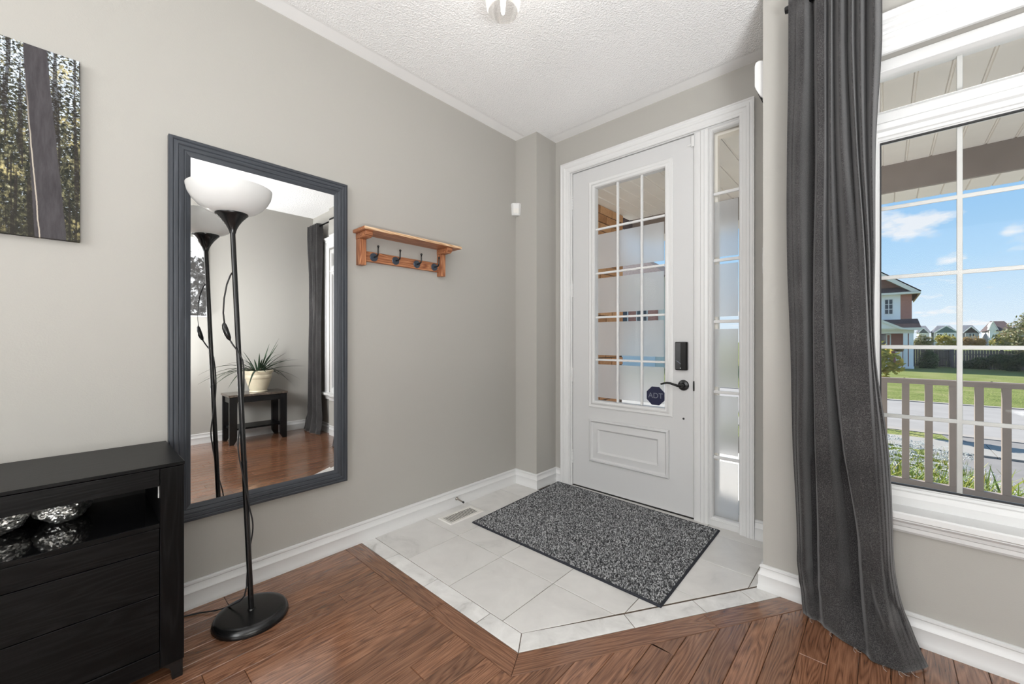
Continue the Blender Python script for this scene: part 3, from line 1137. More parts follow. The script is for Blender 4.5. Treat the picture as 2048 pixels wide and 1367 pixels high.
lv = [(-0.930, FY - 0.045, 0.827), (-0.950, FY - 0.047, 0.826), (-0.972, FY - 0.047, 0.831), (-0.995, FY - 0.046, 0.838), (-1.018, FY - 0.046, 0.839), (-1.040, FY - 0.045, 0.834), (-1.056, FY - 0.043, 0.829), (-1.062, FY - 0.041, 0.828)]
autosmooth(MB().tube(lv, [0.0095, 0.0085, 0.0075, 0.0068, 0.0066, 0.0062, 0.0056, 0.002], 12).build('lever_handle', 'black', ro), 60)
MB().lathe([(0.0065, 0), (0.0065, 0.0015), (0.004, 0.0022), (0, 0.0012)], (-0.930, FY, 0.616), (0, -1, 0), 14).build('peg_hole', 'rubber', door)
oc = [(-1.121 + 0.066 * math.cos(R(22.5 + 45 * k)), 0.740 + 0.066 * math.sin(R(22.5 + 45 * k))) for k in range(8)]
st = MB().prism(oc, 2.6282, 2.6290, lambda a, b, c: (a, c, b)).build('security_sticker', 'sticker', door)


def text(name, body, size, loc, rot, mat, parent, ext=0.0002, align='CENTER', shear=0.0):
    cu = bpy.data.curves.new(name, 'FONT')
    cu.body = body
    cu.size = size
    cu.align_x = align
    cu.align_y = 'CENTER'
    cu.extrude = ext
    cu.shear = shear
    cu.materials.append(M[mat])
    o = bpy.data.objects.new(name, cu)
    COL.objects.link(o)
    o.location = loc
    o.rotation_euler = rot
    attach(o, parent)
    return o


text('lettering', 'ADT', 0.050, (-1.121, 2.6279, 0.740), (R(90), 0, 0), 'sticker_text', st)

side = struct('window_2', (-0.687, 2.63, 0))
SX0, SX1, SZ0, SZ1 = -0.757, -0.617, 0.052, 2.362
SASH = [(-0.0195, 0), (-0.0195, 0.008), (-0.014, 0.010), (-0.011, 0.007), (-0.007, 0.007), (-0.003, 0.003), (0, -0.004), (0, -0.030), (-0.0195, -0.030)]
autosmooth(MB().sweep([(SX0, SZ0), (SX1, SZ0), (SX1, SZ1), (SX0, SZ1)], SASH, dfn(2.602), True).build('sash_frame', 'vinyl', side), 30)
MB().box(-0.7775, -0.612, 2.596, 2.70, 0, 0.033).build('bottom_rail', 'vinyl', side, bevel=0.003)
MB().box(-0.7775, -0.6125, 2.598, 2.632, SZ1 + 0.018, 2.388).build('top_rail', 'vinyl', side)
sm = (1.988, 1.588, 1.222, 0.800, 0.408)
for z in sm:
    MB().box(SX0, SX1, 2.614, 2.628, z - 0.009, z + 0.009).build('muntin', 'vinyl', side, bevel=0.003)
ze = (SZ1,) + sm + (SZ0,)
for j in range(6):
    z1, z0 = ze[j], ze[j + 1]
    p = MB().quad((SX0, 2.630, z0), (SX1, 2.630, z0), (SX1, 2.630, z1), (SX0, 2.630, z1)).build('pane', 'glass', side, fix=False)
    if j > 0:
        MB().box(SX0 + 0.001, SX1 - 0.011, 2.6325, 2.6335, z0 + (0.03 if j in (2, 3) else 0.022 if j < 5 else 0.002), z1 - (0.045 if j in (1, 3) else 0.022)).build('frosted_film', 'frost', p)
# outer frame of the sidelight seen through its top pane
MB().sweep([(SX0, SZ0), (SX1, SZ0), (SX1, SZ1), (SX0, SZ1)], [(-0.02, 0), (0.012, 0), (0.012, -0.012), (0.004, -0.016), (0.004, -0.07), (-0.02, -0.07)], dfn(2.655), True).build('outer_frame', 'soffit', side)

# ------------------------------------------------------------------ big window
win = struct('window_1', (0.306, 2.13, 0.47))
GX0, GX1, GZB, GZM, GZT0, GZT1 = -0.013, 0.627, 0.553, 1.885, 2.003, 2.140
FYW = 2.128
wf = lambda u, v, h: (u, FYW - h, v)
WFR = [(-0.049, 0), (-0.036, 0), (-0.033, -0.006), (-0.014, -0.008), (-0.010, -0.014), (-0.004, -0.018), (0, -0.026), (0, -0.060), (-0.049, -0.060)]
mb = MB().box(WX0, GX0 - 0.006, FYW, 2.21, WZ0, WZ1).box(GX1 + 0.006, WX1, FYW, 2.21, WZ0, WZ1).box(GX0, GX1, FYW, 2.21, WZ0, WZ0 + 0.052).box(GX0, GX1, FYW, 2.21, GZT1 + 0.006, WZ1)
mb.build('frame', 'vinyl', win, bevel=0.004)
autosmooth(MB().sweep([(GX0, GZB), (GX1, GZB), (GX1, GZM), (GX0, GZM)], [(-0.035, -0.004), (-0.035, 0.000), (-0.016, -0.006), (-0.013, -0.014), (-0.005, -0.019), (-0.004, -0.024), (0, -0.028), (0, -0.060), (-0.035, -0.060)], wf, True).build('sash', 'vinyl', win), 25)
MB().sweep([(GX0, GZB), (GX1, GZB), (GX1, GZM), (GX0, GZM)], [(-0.001, -0.0275), (0.0045, -0.0275), (0.0045, -0.040), (-0.001, -0.040)], wf, True).build('gasket', 'rubber', win)
mb = MB()
mb.prism([(2.21, GZM + 0.030), (FYW + 0.004, GZM + 0.030), (FYW - 0.012, GZM + 0.038), (FYW - 0.012, GZM + 0.060), (FYW - 0.002, GZM + 0.066), (FYW + 0.012, GZT0 - 0.006), (FYW + 0.03, GZT0), (2.21, GZT0)], GX0 - 0.03, GX1 + 0.03, lambda a, b, c: (c, a, b))
mb.build('transom_bar', 'vinyl', win, bevel=0.002)
autosmooth(MB().sweep([(GX0, GZT0), (GX1, GZT0), (GX1, GZT1), (GX0, GZT1)], [(-0.012, 0.004), (-0.008, 0.002), (-0.002, -0.014), (0, -0.026), (0, -0.06), (-0.012, -0.06)], wf, True).build('transom_sash', 'vinyl', win), 30)
for z0, z1 in ((GZB, GZM), (GZT0, GZT1)):
    MB().quad((GX0, 2.168, z0), (GX1, 2.168, z0), (GX1, 2.168, z1), (GX0, 2.168, z1)).build('pane', 'glass', win, fix=False)
for x in (0.2005, 0.4135):
    MB().box(x - 0.0075, x + 0.0075, 2.171, 2.178, GZB, GZM).build('muntin', 'grille', win, bevel=0.002)
    MB().box(x - 0.0075, x + 0.0075, 2.171, 2.178, GZT0, GZT1).build('muntin', 'grille', win, bevel=0.002)
for z in (1.629, 1.3565, 1.0840, 0.8155):
    MB().box(GX0, GX1, 2.1712, 2.1778, z - 0.0075, z + 0.0075).build('muntin', 'grille', win, bevel=0.002)
WC = [(0, 0), (0, 0.012), (0.006, 0.016), (0.024, 0.017), (0.030, 0.021), (0.052, 0.022), (0.060, 0.028), (0.078, 0.029), (0.084, 0.024), (0.096, 0.026), (0.104, 0.033), (0.122, 0.034), (0.132, 0.030), (0.134, 0)]
autosmooth(MB().sweep([(WX0, 0.487), (WX0, WZ1), (WX1, WZ1), (WX1, 0.487)], [(a * 0.8, b) for a, b in WC], dfn(YW)).build('casing', 'white', win), 25)
MB().sweep([(WX0 - 0.11, WZ1 + 0.105), (WX1 + 0.11, WZ1 + 0.105)], [(0, 0), (0, 0.030), (0.008, 0.040), (0.018, 0.042), (0.026, 0.048), (0.030, 0.048), (0.030, 0)], dfn(YW)).build('head_cap', 'white', win)
MB().prism([(2.134, 0.460), (2.036, 0.460), (2.030, 0.464), (2.030, 0.482), (2.035, 0.487), (2.134, 0.487)], WX0 - 0.135, WX1 + 0.135, lambda a, b, c: (c, a, b)).build('stool', 'white', win)
MB().prism([(YW, 0.460), (2.050, 0.460), (2.048, 0.452), (2.056, 0.444), (2.066, 0.440), (2.068, 0.428), (2.073, 0.424), (2.073, 0.410), (2.080, 0.401), (YW, 0.400)], WX0 - 0.11, WX1 + 0.11, lambda a, b, c: (c, a, b)).build('apron', 'white', win)

# ------------------------------------------------------------------ curtains and rod
rod = thing('curtain_rod', 'thin black curtain rod across the top of the big window', 'curtain rod', (0.38, 2.0, 2.474))
MB().tube([(-0.283, 2.0, 2.474), (1.08, 2.0, 2.474)], 0.0095, 12).build('pole', 'black', rod, smooth=True)
for s, x in ((-1, -0.283), (1, 1.08)):
    autosmooth(MB().lathe([(0.0115, 0), (0.0145, 0.001), (0.0145, 0.012), (0.0125, 0.020), (0, 0.021)], (x, 2.0, 2.474), (s, 0, 0), 16).build('finial', 'black', rod))
for x in (-0.10, 0.90):
    MB().box(x - 0.006, x + 0.006, 1.99, YW, 2.455, 2.464).box(x - 0.012, x + 0.012, YW - 0.004, YW, 2.43, 2.49).build('bracket', 'black', rod, bevel=0.001)


def sstep(t):
    t = max(0.0, min(1.0, t))
    return t * t * (3 - 2 * t)


def prof(pts, u):
    for i in range(len(pts) - 1):
        if pts[i][0] <= u <= pts[i + 1][0]:
            t = (u - pts[i][0]) / max(1e-6, pts[i + 1][0] - pts[i][0])
            return pts[i][1] + (pts[i + 1][1] - pts[i][1]) * sstep(t)
    return pts[-1][1]


def lin(pts, z):
    if z >= pts[0][0]:
        return pts[0][1]
    for i in range(len(pts) - 1):
        if pts[i + 1][0] <= z <= pts[i][0]:
            t = (z - pts[i + 1][0]) / (pts[i][0] - pts[i + 1][0])
            return pts[i + 1][1] + (pts[i][1] - pts[i + 1][1]) * t
    return pts[-1][1]


def curtain(name, left, right, profs, hem, ztop, zflare, label, seed=0, amp=1.0, ridge=2.0, nu=190, nv=90):
    """cloth sheet: u runs along the rod, v down; pleat profiles (u, depth) blend between heights; the hem spills on the floor"""
    vs, fs = [], []
    for j in range(nv + 1):
        v = j / nv
        z = ztop * (1 - v) + 0.006 * v
        for i in range(nu + 1):
            u = i / nu
            x = lin(left, z) * (1 - u) + lin(right, z) * u
            # blend the two pleat profiles around this height
            d = None
            for k in range(len(profs) - 1):
                za, zb = profs[k][0], profs[k + 1][0]
                if zb <= z <= za:
                    t = sstep((z - zb) / (za - zb))
                    d = prof(profs[k][1], u) * t + prof(profs[k + 1][1], u) * (1 - t)
            if d is None:
                d = prof(profs[0][1] if z > profs[0][0] else profs[-1][1], u)
            y = ridge + d * amp
            w = noise.noise(Vector((u * 6 + seed, z * 3.0, seed * 1.7))) * 0.004 + noise.noise(Vector((u * 17 + seed, z * 9.0, 3.1))) * 0.0014
            y += w
            y = min(y, 2.046 if z > 0.62 else 2.022)
            if z < zflare:
                t = (1 - z / zflare)
                t = t ** 2.3
                # hem path
                hx = hy = 0
                for k in range(len(hem) - 1):
                    if hem[k][0] <= u <= hem[k + 1][0]:
                        q = (u - hem[k][0]) / (hem[k + 1][0] - hem[k][0])
                        hx = hem[k][1] + (hem[k + 1][1] - hem[k][1]) * q
                        hy = hem[k][2] + (hem[k + 1][2] - hem[k][2]) * q
                x = x * (1 - t) + hx * t
                y = y * (1 - t * 0.9) + (hy + d * 0.25) * t * 0.9
                cr_ = noise.noise(Vector((u * 9 + seed, z * 16, 5.5))) * 0.016 * math.sin(math.pi * min(1, (1 - z / zflare)))
                y += cr_
            vs.append((x, y, max(z, 0.004)))
    for j in range(nv):
        for i in range(nu):
            a = j * (nu + 1) + i
            fs.append((a, a + 1, a + nu + 2, a + nu + 1))
    me = MB().add(vs, fs).mesh(name, 'curtain', True, False)
    o = link(name, me)
    md = o.modifiers.new('cloth', 'SOLIDIFY')
    md.thickness = 0.0022
    md.offset = 0
    tag(o, label, 'curtain', 'charcoal curtain panels')
    return o


# the near curtain: pleat crests and valleys (x, depth) measured at six heights; they slide, merge and open downwards
PLEATS = [
    (2.223, [(-0.288, 0.0), (-0.235, -0.034), (-0.211, 0.045), (-0.191, -0.03), (-0.171, -0.024), (-0.164, 0.03), (-0.151, -0.03), (-0.147, 0.03), (-0.124, -0.034), (-0.104, 0.03), (-0.09, -0.03), (-0.081, 0.03), (-0.066, -0.032), (-0.052, 0.03), (-0.027, -0.036), (-0.006, 0.02)]),
    (1.839, [(-0.293, 0.0), (-0.251, -0.036), (-0.209, 0.05), (-0.188, -0.034), (-0.171, -0.026), (-0.164, 0.034), (-0.152, -0.02), (-0.142, 0.034), (-0.117, -0.036), (-0.091, 0.03), (-0.077, -0.034), (-0.071, 0.032), (-0.06, -0.032), (-0.048, 0.032), (-0.034, -0.032), (-0.023, 0.016)]),
    (1.454, [(-0.293, 0.0), (-0.246, -0.036), (-0.214, 0.052), (-0.195, -0.034), (-0.176, -0.024), (-0.163, 0.04), (-0.147, -0.02), (-0.129, 0.016), (-0.096, -0.04), (-0.073, -0.022), (-0.056, -0.048), (-0.052, 0.03), (-0.044, -0.024), (-0.038, 0.03), (-0.03, -0.012), (-0.025, 0.012)]),
    (1.072, [(-0.281, 0.0), (-0.237, -0.034), (-0.215, 0.05), (-0.197, -0.034), (-0.171, -0.026), (-0.152, 0.045), (-0.132, -0.03), (-0.112, -0.026), (-0.082, -0.042), (-0.063, -0.044), (-0.045, -0.05), (-0.037, 0.0), (-0.034, -0.012), (-0.031, 0.022), (-0.028, 0.0), (-0.025, 0.015)]),
    (0.698, [(-0.274, 0.0), (-0.244, -0.03), (-0.209, 0.05), (-0.194, -0.034), (-0.159, -0.024), (-0.122, 0.052), (-0.105, -0.045), (-0.087, -0.048), (-0.065, -0.056), (-0.044, -0.056), (-0.03, -0.052), (-0.019, -0.04), (-0.009, -0.03), (-0.001, -0.012), (0.007, 0.0), (0.012, 0.018)]),
    (0.332, [(-0.259, 0.0), (-0.234, -0.03), (-0.205, 0.045), (-0.182, -0.03), (-0.141, -0.026), (-0.078, 0.045), (-0.058, -0.05), (-0.045, -0.054), (-0.032, -0.06), (-0.022, -0.06), (-0.011, -0.056), (-0.002, -0.046), (0.007, -0.036), (0.014, -0.022), (0.02, -0.006), (0.024, 0.02)]),
]


def catm(t, a, b, c, d):
    return 0.5 * (2 * b + (c - a) * t + (2 * a - 5 * b + 4 * c - d) * t * t + (3 * b - a - 3 * c + d) * t ** 3)


def pleat_row(z):
    n = len(PLEATS)
    if z >= PLEATS[0][0]:
        k = 1 - 0.35 * sstep((z - 2.40) / 0.06)
        return [(x, d * k) for x, d in PLEATS[0][1]]
    if z <= PLEATS[-1][0]:
        return PLEATS[-1][1]
    for i in range(n - 1):
        z0, z1 = PLEATS[i][0], PLEATS[i + 1][0]
        if z1 <= z <= z0:
            t = (z0 - z) / (z0 - z1)
            A, B, C, D = (PLEATS[max(0, min(n - 1, i + k))][1] for k in (-1, 0, 1, 2))
            return [(catm(t, a[0], b[0], c[0], d[0]), catm(t, a[1], b[1], c[1], d[1])) for a, b, c, d in zip(A, B, C, D)]


def near_curtain():
    ZT, NV, SEG = 2.505, 110, 13
    HEM = [(0, -0.240, 2.012), (0.12, -0.205, 1.990), (0.30, -0.160, 1.960), (0.52, -0.090, 1.900), (0.68, -0.036, 1.864), (0.86, 0.050, 1.878), (1.0, 0.112, 1.958)]
    vs, fs = [], []
    for j in range(NV + 1):
        v = j / NV
        z = ZT * (1 - v) + 0.005 * v
        row = pleat_row(z)
        line = []
        for i in range(len(row) - 1):
            for k in range(SEG):
                t = k / SEG
                e_ = sstep(t)
                line.append((row[i][0] + (row[i + 1][0] - row[i][0]) * t, row[i][1] + (row[i + 1][1] - row[i][1]) * e_))
        line.append(row[-1])
        nu = len(line) - 1
        xa, xb = line[0][0], line[-1][0]
        for i, (x, d) in enumerate(line):
            u = i / nu
            y = 1.990 + (d * 1.4 if d < 0 else d * 1.1)
            y += noise.noise(Vector((u * 7, z * 2.6, 1.7))) * 0.004 + noise.noise(Vector((u * 19, z * 8.0, 3.1))) * 0.0016
            y = min(y, 2.046 if z > 0.62 else 2.022)
            zf = 0.36
            if z < zf:
                q = 1 - z / zf
                t = q ** 2.0
                hx, hy = HEM[-1][1:]
                w_ = (x - xa) / (xb - xa)
                for k in range(len(HEM) - 1):
                    if HEM[k][0] <= w_ <= HEM[k + 1][0]:
                        r_ = (w_ - HEM[k][0]) / (HEM[k + 1][0] - HEM[k][0])
                        hx = HEM[k][1] + (HEM[k + 1][1] - HEM[k][1]) * r_
                        hy = HEM[k][2] + (HEM[k + 1][2] - HEM[k][2]) * r_
                x = x * (1 - t) + hx * t
                y = y * (1 - t * 0.94) + (hy + d * 0.15) * t * 0.94
                s_ = math.sin(math.pi * min(1.0, q * 1.04))
                y += (noise.noise(Vector((u * 5.5, z * 13, 5.5))) * 0.044 + noise.noise(Vector((u * 12, z * 26, 8.5))) * 0.018) * s_
                y = min(y, 2.06)
            vs.append((x, y, max(z, 0.004)))
        n_ = len(line)
    for j in range(NV):
        for i in range(n_ - 1):
            a = j * n_ + i
            fs.append((a, a + 1, a + n_ + 1, a + n_))
    o = link('curtain', MB().add(vs, fs).mesh('curtain', 'curtain', True, False))
    md = o.modifiers.new('cloth', 'SOLIDIFY')
    md.thickness = 0.0022
    md.offset = 0
    tag(o, 'charcoal grey curtain left of the big window, its hem spilling onto the floor', 'curtain', 'charcoal curtain panels')
    hv, hf = [], []
    for j in range(NV + 1):
        for i in range(8):
            x, y, z = vs[j * n_ + i]
            hv.append((x - 0.0012, y - 0.0032 + (0.003 if i == 7 else 0), z))
    for j in range(NV):
        for i in range(7):
            a = j * 8 + i
            hf.append((a, a + 1, a + 9, a + 8))
    h = MB().add(hv, hf).build('side_hem', 'curtain', o, smooth=True, fix=False)
    md = h.modifiers.new('cloth', 'SOLIDIFY')
    md.thickness = 0.002
    md.offset = 0
    q = random.Random(8)
    for i in (14, 22, 46, 60, 61, 92, 118, 119, 140):
        x, y, z = vs[NV * n_ + i]
        a = q.uniform(3.6, 5.4)
        MB().tube([(x, y, 0.006), (x + 0.008 * math.cos(a), y + 0.008 * math.sin(a), 0.008), (x + 0.016 * math.cos(a + .5), y + 0.016 * math.sin(a + .5), 0.0035), (x + 0.022 * math.cos(a + .9), y + 0.022 * math.sin(a + .9), 0.002)], 0.0007, 5).build('loose_thread', 'thread', o)
    return o


near_curtain()
F, V_ = -0.046, 0.040
tp2 = [(k / 14.0, (F if k % 2 else V_) * 0.9) for k in range(15)]
lo2 = [(0, 0.0), (0.12, F), (0.28, V_), (0.42, F), (0.6, V_), (0.75, F), (0.9, V_), (1, 0)]
curtain('curtain', [(2.50, 0.745), (1.40, 0.730), (0.4, 0.71), (0, 0.66)], [(2.50, 1.055), (1.4, 1.06), (0.4, 1.10), (0, 1.13)],
        [(2.42, tp2), (1.0, lo2), (0.0, lo2)], [(0, 0.66, 1.96), (0.5, 0.88, 1.92), (1, 1.13, 1.95)], 2.505, 0.35,
        'charcoal curtain by the corner behind the plant stand, seen in the mirror', 4.1, 0.9, 2.0, 110, 60)

# ------------------------------------------------------------------ wall mirror
mir = thing('wall_mirror', 'tall rectangular wall mirror in a dark slate ribbed frame', 'mirror', (XL, 0.62, 0.366))
my0, my1, mz0, mz1 = 0.259, 0.989, 0.366, 1.933
FRM = [(0, 0), (0, 0.026), (0.004, 0.031), (0.012, 0.032), (0.015, 0.0295), (0.018, 0.032), (0.029, 0.0325), (0.032, 0.0295), (0.035, 0.0315), (0.047, 0.030), (0.050, 0.027), (0.053, 0.028), (0.066, 0.024), (0.0735, 0.018), (0.0735, 0)]


def lw(u, v, h):
    return (XL + h + 0.002, u, v)


def mitre_side(a, b, mat):
    """one side of the frame, cut at 45 degrees at both ends"""
    P0, P1 = Vector(a), Vector(b)
    d = (P1 - P0).normalized()
    n_ = Vector((-d.y, d.x))
    vs = []
    for p, s in ((P0, 1), (P1, -1)):
        for o_, h in FRM:
            q = p + n_ * o_ + d * o_ * s
            vs.append(lw(q.x, q.y, h))
    k = len(FRM)
    fs = [(i, (i + 1) % k, k + (i + 1) % k, k + i) for i in range(k)] + [tuple(range(k)), tuple(range(k, 2 * k))[::-1]]
    return autosmooth(MB().add(vs, fs).build('frame_rail', mat, mir), 25)


e = 0.0004
mitre_side((my0, mz0), (my1, mz0), 'slate_y')
mitre_side((my1, mz0), (my1, mz1), 'slate_z')
mitre_side((my1, mz1), (my0, mz1), 'slate_y')
mitre_side((my0, mz1), (my0, mz0), 'slate_z')
a0, a1, b0, b1 = my0 + 0.070, my1 - 0.070, mz0 + 0.070, mz1 - 0.070
gx = XL + 0.0225
bv = 0.0245
MB().quad((gx, a0 + bv, b0 + bv), (gx, a1 - bv, b0 + bv), (gx, a1 - bv, b1 - bv), (gx, a0 + bv, b1 - bv)).build('glass', 'mirror', mir, fix=False)
dz = 0.00016
mb = MB()
A = [(gx - dz, a0, b0), (gx - dz, a1, b0), (gx - dz, a1, b1), (gx - dz, a0, b1)]
B = [(gx, a0 + bv, b0 + bv), (gx, a1 - bv, b0 + bv), (gx, a1 - bv, b1 - bv), (gx, a0 + bv, b1 - bv)]
for i in range(4):
    j = (i + 1) % 4
    mb.quad(A[i], A[j], B[j], B[i])
mb.build('glass_bevel', 'mirror', mir, fix=False)

# ------------------------------------------------------------------ canvas print
cv = MB().box(XL + 0.001, XL + 0.024, -0.62, 0.018, 1.458, 2.098).build('canvas_print', 'forest', bevel=0.002)
tag(cv, 'unframed canvas print of sunlit forest trees on the left wall', 'picture')

# ------------------------------------------------------------------ coat shelf
sh = thing('coat_shelf', 'reddish wooden wall shelf with four black coat hooks', 'shelf', (XL, 1.36, 1.52))
mb = MB().box(XL, -1.995, 1.030, 1.690, 1.692, 1.709)
mb.build('shelf_board', 'acacia', sh, bevel=0.003)
MB().box(-1.9955, -1.990, 1.031, 1.689, 1.6935, 1.7075).build('front_edge', 'acacia_light', sh, bevel=0.002)
for y0, y1 in ((1.049, 1.087), (1.592, 1.628)):
    MB().box(XL, -2.080, y0, y1, 1.519, 1.660).build('post', 'acacia_z', sh, bevel=0.003)
    MB().prism([(XL, 1.660), (-2.030, 1.660), (-2.012, 1.672), (-2.012, 1.692), (XL, 1.692)], y0 - 0.002, y1 + 0.002, lambda a, b, c: (a, c, b)).build('bracket_arm', 'acacia', sh, bevel=0.003)
MB().box(XL, -2.104, 1.087, 1.592, 1.546, 1.602).build('hook_rail', 'acacia', sh, bevel=0.002)
hd = MB().lathe([(0.0235, 0), (0.0235, 0.003), (0.021, 0.0055), (0, 0.0062)], (0, 0, 0), (1, 0, 0), 28).mesh('disc', 'gunmetal')
ha = MB().tube([(0.004, 0, 0), (0.030, 0, -0.001), (0.043, 0, 0.004), (0.048, 0, 0.014), (0.049, 0, 0.034), (0.050, 0, 0.049)], [0.0042, 0.0042, 0.0042, 0.0042, 0.0038, 0.0036], 10).lathe([(0, -0.0068), (0.0048, -0.0048), (0.0068, 0), (0.0048, 0.0048), (0, 0.0068)], (0.050, 0, 0.053), (0, 0, 1), 12).mesh('arm', 'black', True)
for y in (1.142, 1.280, 1.425, 1.556):
    d = link('hook', hd)
    d.location = (-2.104, y, 1.574)
    attach(d, sh)
    a = link('hook_arm', ha)
    a.location = (-2.104, y, 1.574)
    attach(a, d)
    a.matrix_parent_inverse = Matrix.Translation(-Vector((-2.104, y, 1.574)))

# ------------------------------------------------------------------ small wall and floor fittings
ms = thing('motion_sensor', 'small white wedge-shaped motion sensor high in the corner beside the door', 'sensor', (XL, BY, 2.07))
c0, c1 = Vector((XL, BY)), 0.052
mb = MB()
vs = []
for z, w, dpt in ((2.075, 0.047, 0.030), (2.085, 0.050, 0.040), (2.155, 0.056, 0.046), (2.168, 0.054, 0.038)):
    vs += [(XL, BY - w, z), (XL + dpt * 0.55, BY - w, z), (XL + w, BY - dpt * 0.55, z), (XL + w, BY, z), (XL, BY, z)]
fs = [tuple(range(5))[::-1], tuple(range(15, 20))]
for i in range(3):
    for j in range(5):
        k = (j + 1) % 5
        fs.append((i * 5 + j, i * 5 + k, i * 5 + 5 + k, i * 5 + 5 + j))
mb.add(vs, fs).build('housing', 'plastic', ms, bevel=0.003)
mb = MB()
p, q_ = Vector((XL + 0.0245, BY - 0.0525, 0)), Vector((XL + 0.0525, BY - 0.0245, 0))
n_ = Vector((1, -1, 0)).normalized() * 0.0012
mb.add([p + n_ + Vector((0, 0, 2.09)), q_ + n_ + Vector((0, 0, 2.09)), q_ + n_ * 2 + Vector((0, 0, 2.125)), p + n_ * 2 + Vector((0, 0, 2.125))] + [p - n_ + Vector((0, 0, 2.09)), q_ - n_ + Vector((0, 0, 2.09)), q_ - n_ + Vector((0, 0, 2.125)), p - n_ + Vector((0, 0, 2.125))],
       [(0, 1, 2, 3), (7, 6, 5, 4), (0, 4, 5, 1), (1, 5, 6, 2), (2, 6, 7, 3), (3, 7, 4, 0)]).build('lens', 'pale_plastic', ms)

vt = thing('floor_vent', 'ivory metal floor vent register in the tile by the left baseboard', 'vent', (-1.976, 1.672, 0))
VX0, VX1, VY0, VY1 = -2.042, -1.912, 1.537, 1.808
mb = MB().sweep([(VX0, VY0), (VX1, VY0), (VX1, VY1), (VX0, VY1)], [(0, 0.0006), (0.004, 0.006), (0.020, 0.007), (0.022, 0.004), (0.022, 0.0006)], lambda u, v, h: (u, v, h), True)
mb.build('rim', 'pale_plastic', vt)
MB().box(VX0 + 0.02, VX1 - 0.02, VY0 + 0.02, VY1 - 0.02, 0.0006, 0.0010).build('well', 'vent_well', vt)
for k in range(15):
    y = VY0 + 0.032 + k * (VY1 - VY0 - 0.064) / 14
    o = MB().add([(VX0 + 0.021, y - 0.0055, 0.0065), (VX1 - 0.021, y - 0.0055, 0.0065), (VX1 - 0.021, y + 0.0068, 0.0024), (VX0 + 0.021, y + 0.0068, 0.0024),
                  (VX0 + 0.021, y - 0.0055, 0.0050), (VX1 - 0.021, y - 0.0055, 0.0050), (VX1 - 0.021, y + 0.0068, 0.0011), (VX0 + 0.021, y + 0.0068, 0.0011)],
                 [(0, 1, 2, 3), (7, 6, 5, 4), (0, 4, 5, 1), (1, 5, 6, 2), (2, 6, 7, 3), (3, 7, 4, 0)]).build('louvre', 'pale_plastic', vt)

ds = thing('door_stopper', 'short nickel door stopper rod screwed into the left baseboard', 'door stop', (-2.107, 1.743, 0.047))
autosmooth(MB().lathe([(0.011, 0), (0.011, 0.004), (0.0065, 0.008), (0.0045, 0.012), (0.0045, 0.066), (0, 0.0661)], (-2.1095, 1.743, 0.050), (0.995, 0.03, -0.11), 16).build('rod', 'nickel', ds))
autosmooth(MB().lathe([(0.0052, 0), (0.0062, 0.001), (0.0062, 0.010), (0.004, 0.012), (0, 0.012)], Vector((-2.1095, 1.743, 0.050)) + Vector((0.995, 0.03, -0.11)) * 0.062, (0.995, 0.03, -0.11), 14).build('rubber_tip', 'rubber', ds))

ch = thing('alarm_siren', 'white rounded alarm siren box high on the wall beside the door trim', 'alarm', (XC, 2.2, 2.2))
mb = MB()
pts = [(XC, 2.376), (-0.420, 2.384), (-0.434, 2.380), (-0.438, 2.366), (-0.438, 2.272), (-0.430, 2.250), (-0.418, 2.225), (-0.404, 2.206), (XC, 2.200)]
mb.prism(pts, 2.118, 2.262, lambda a, b, c: (a, c, b))
autosmooth(mb.build('body', 'plastic', ch, bevel=0.003), 30)
mb = MB()
for k in range(5):
    t = 0.15 + k * 0.17
    x = -0.4365 + 0.026 * t
    z = 2.268 - 0.062 * t
    for m_ in range(4):
        mb.box(x - 0.0008, x + 0.003, 2.13 + m_ * 0.03, 2.15 + m_ * 0.03, z - 0.0022, z + 0.0022)
mb.build('vent_slots', 'rubber', ch)
sw = thing('light_switch', 'white light switch plate on the short wall right of the door', 'switch', (XC, 2.155, 1.41))
MB().box(-0.4065, XC, 2.118, 2.192, 1.412, 1.532).build('plate', 'plastic', sw, bevel=0.003)
MB().box(-0.4105, -0.4060, 2.138, 2.172, 1.438, 1.506).build('rocker', 'plastic', sw, bevel=0.002)

# ------------------------------------------------------------------ ceiling light
cl = thing('ceiling_light', 'flush ceiling light with one clear glass tumbler shade and lit bulb', 'lamp', (-1.183, 1.228, H))
LX, LY, LH = -1.200, 1.247, H + 0.0
autosmooth(MB().lathe([(0.060, 0), (0.060, -0.010), (0.050, -0.016), (0.037, -0.018), (0.037, -0.032), (0, -0.032)], (LX, LY, H), n=32).build('canopy', 'nickel', cl))
sp_ = [(0.038, -0.022), (0.056, -0.030), (0.068, -0.047), (0.0745, -0.072), (0.0755, -0.098), (0.0725, -0.128), (0.0655, -0.158)]
inner = [(r - 0.0025, z) for r, z in sp_][::-1]
autosmooth(MB().lathe(sp_ + inner, (LX, LY, H), n=48, closed=True).build('glass_shade', 'clear', cl), 60)
MB().lathe([(0.015, -0.032), (0.015, -0.056), (0.011, -0.060), (0, -0.060)], (LX, LY, H), n=20).build('socket', 'plastic', cl, smooth=False)
MB().lathe([(0.0, -0.168), (0.006, -0.165), (0.009, -0.152), (0.012, -0.110), (0.013, -0.085), (0.011, -0.068), (0.009, -0.060)], (LX, LY, H), n=20).build('bulb', 'bulb', cl, smooth=True)
light('bulb_light', 'POINT', (LX, LY, H - 0.19), (LX, LY, 0), 1.4, (1.0, 0.96, 0.90), shadow_soft_size=0.02)

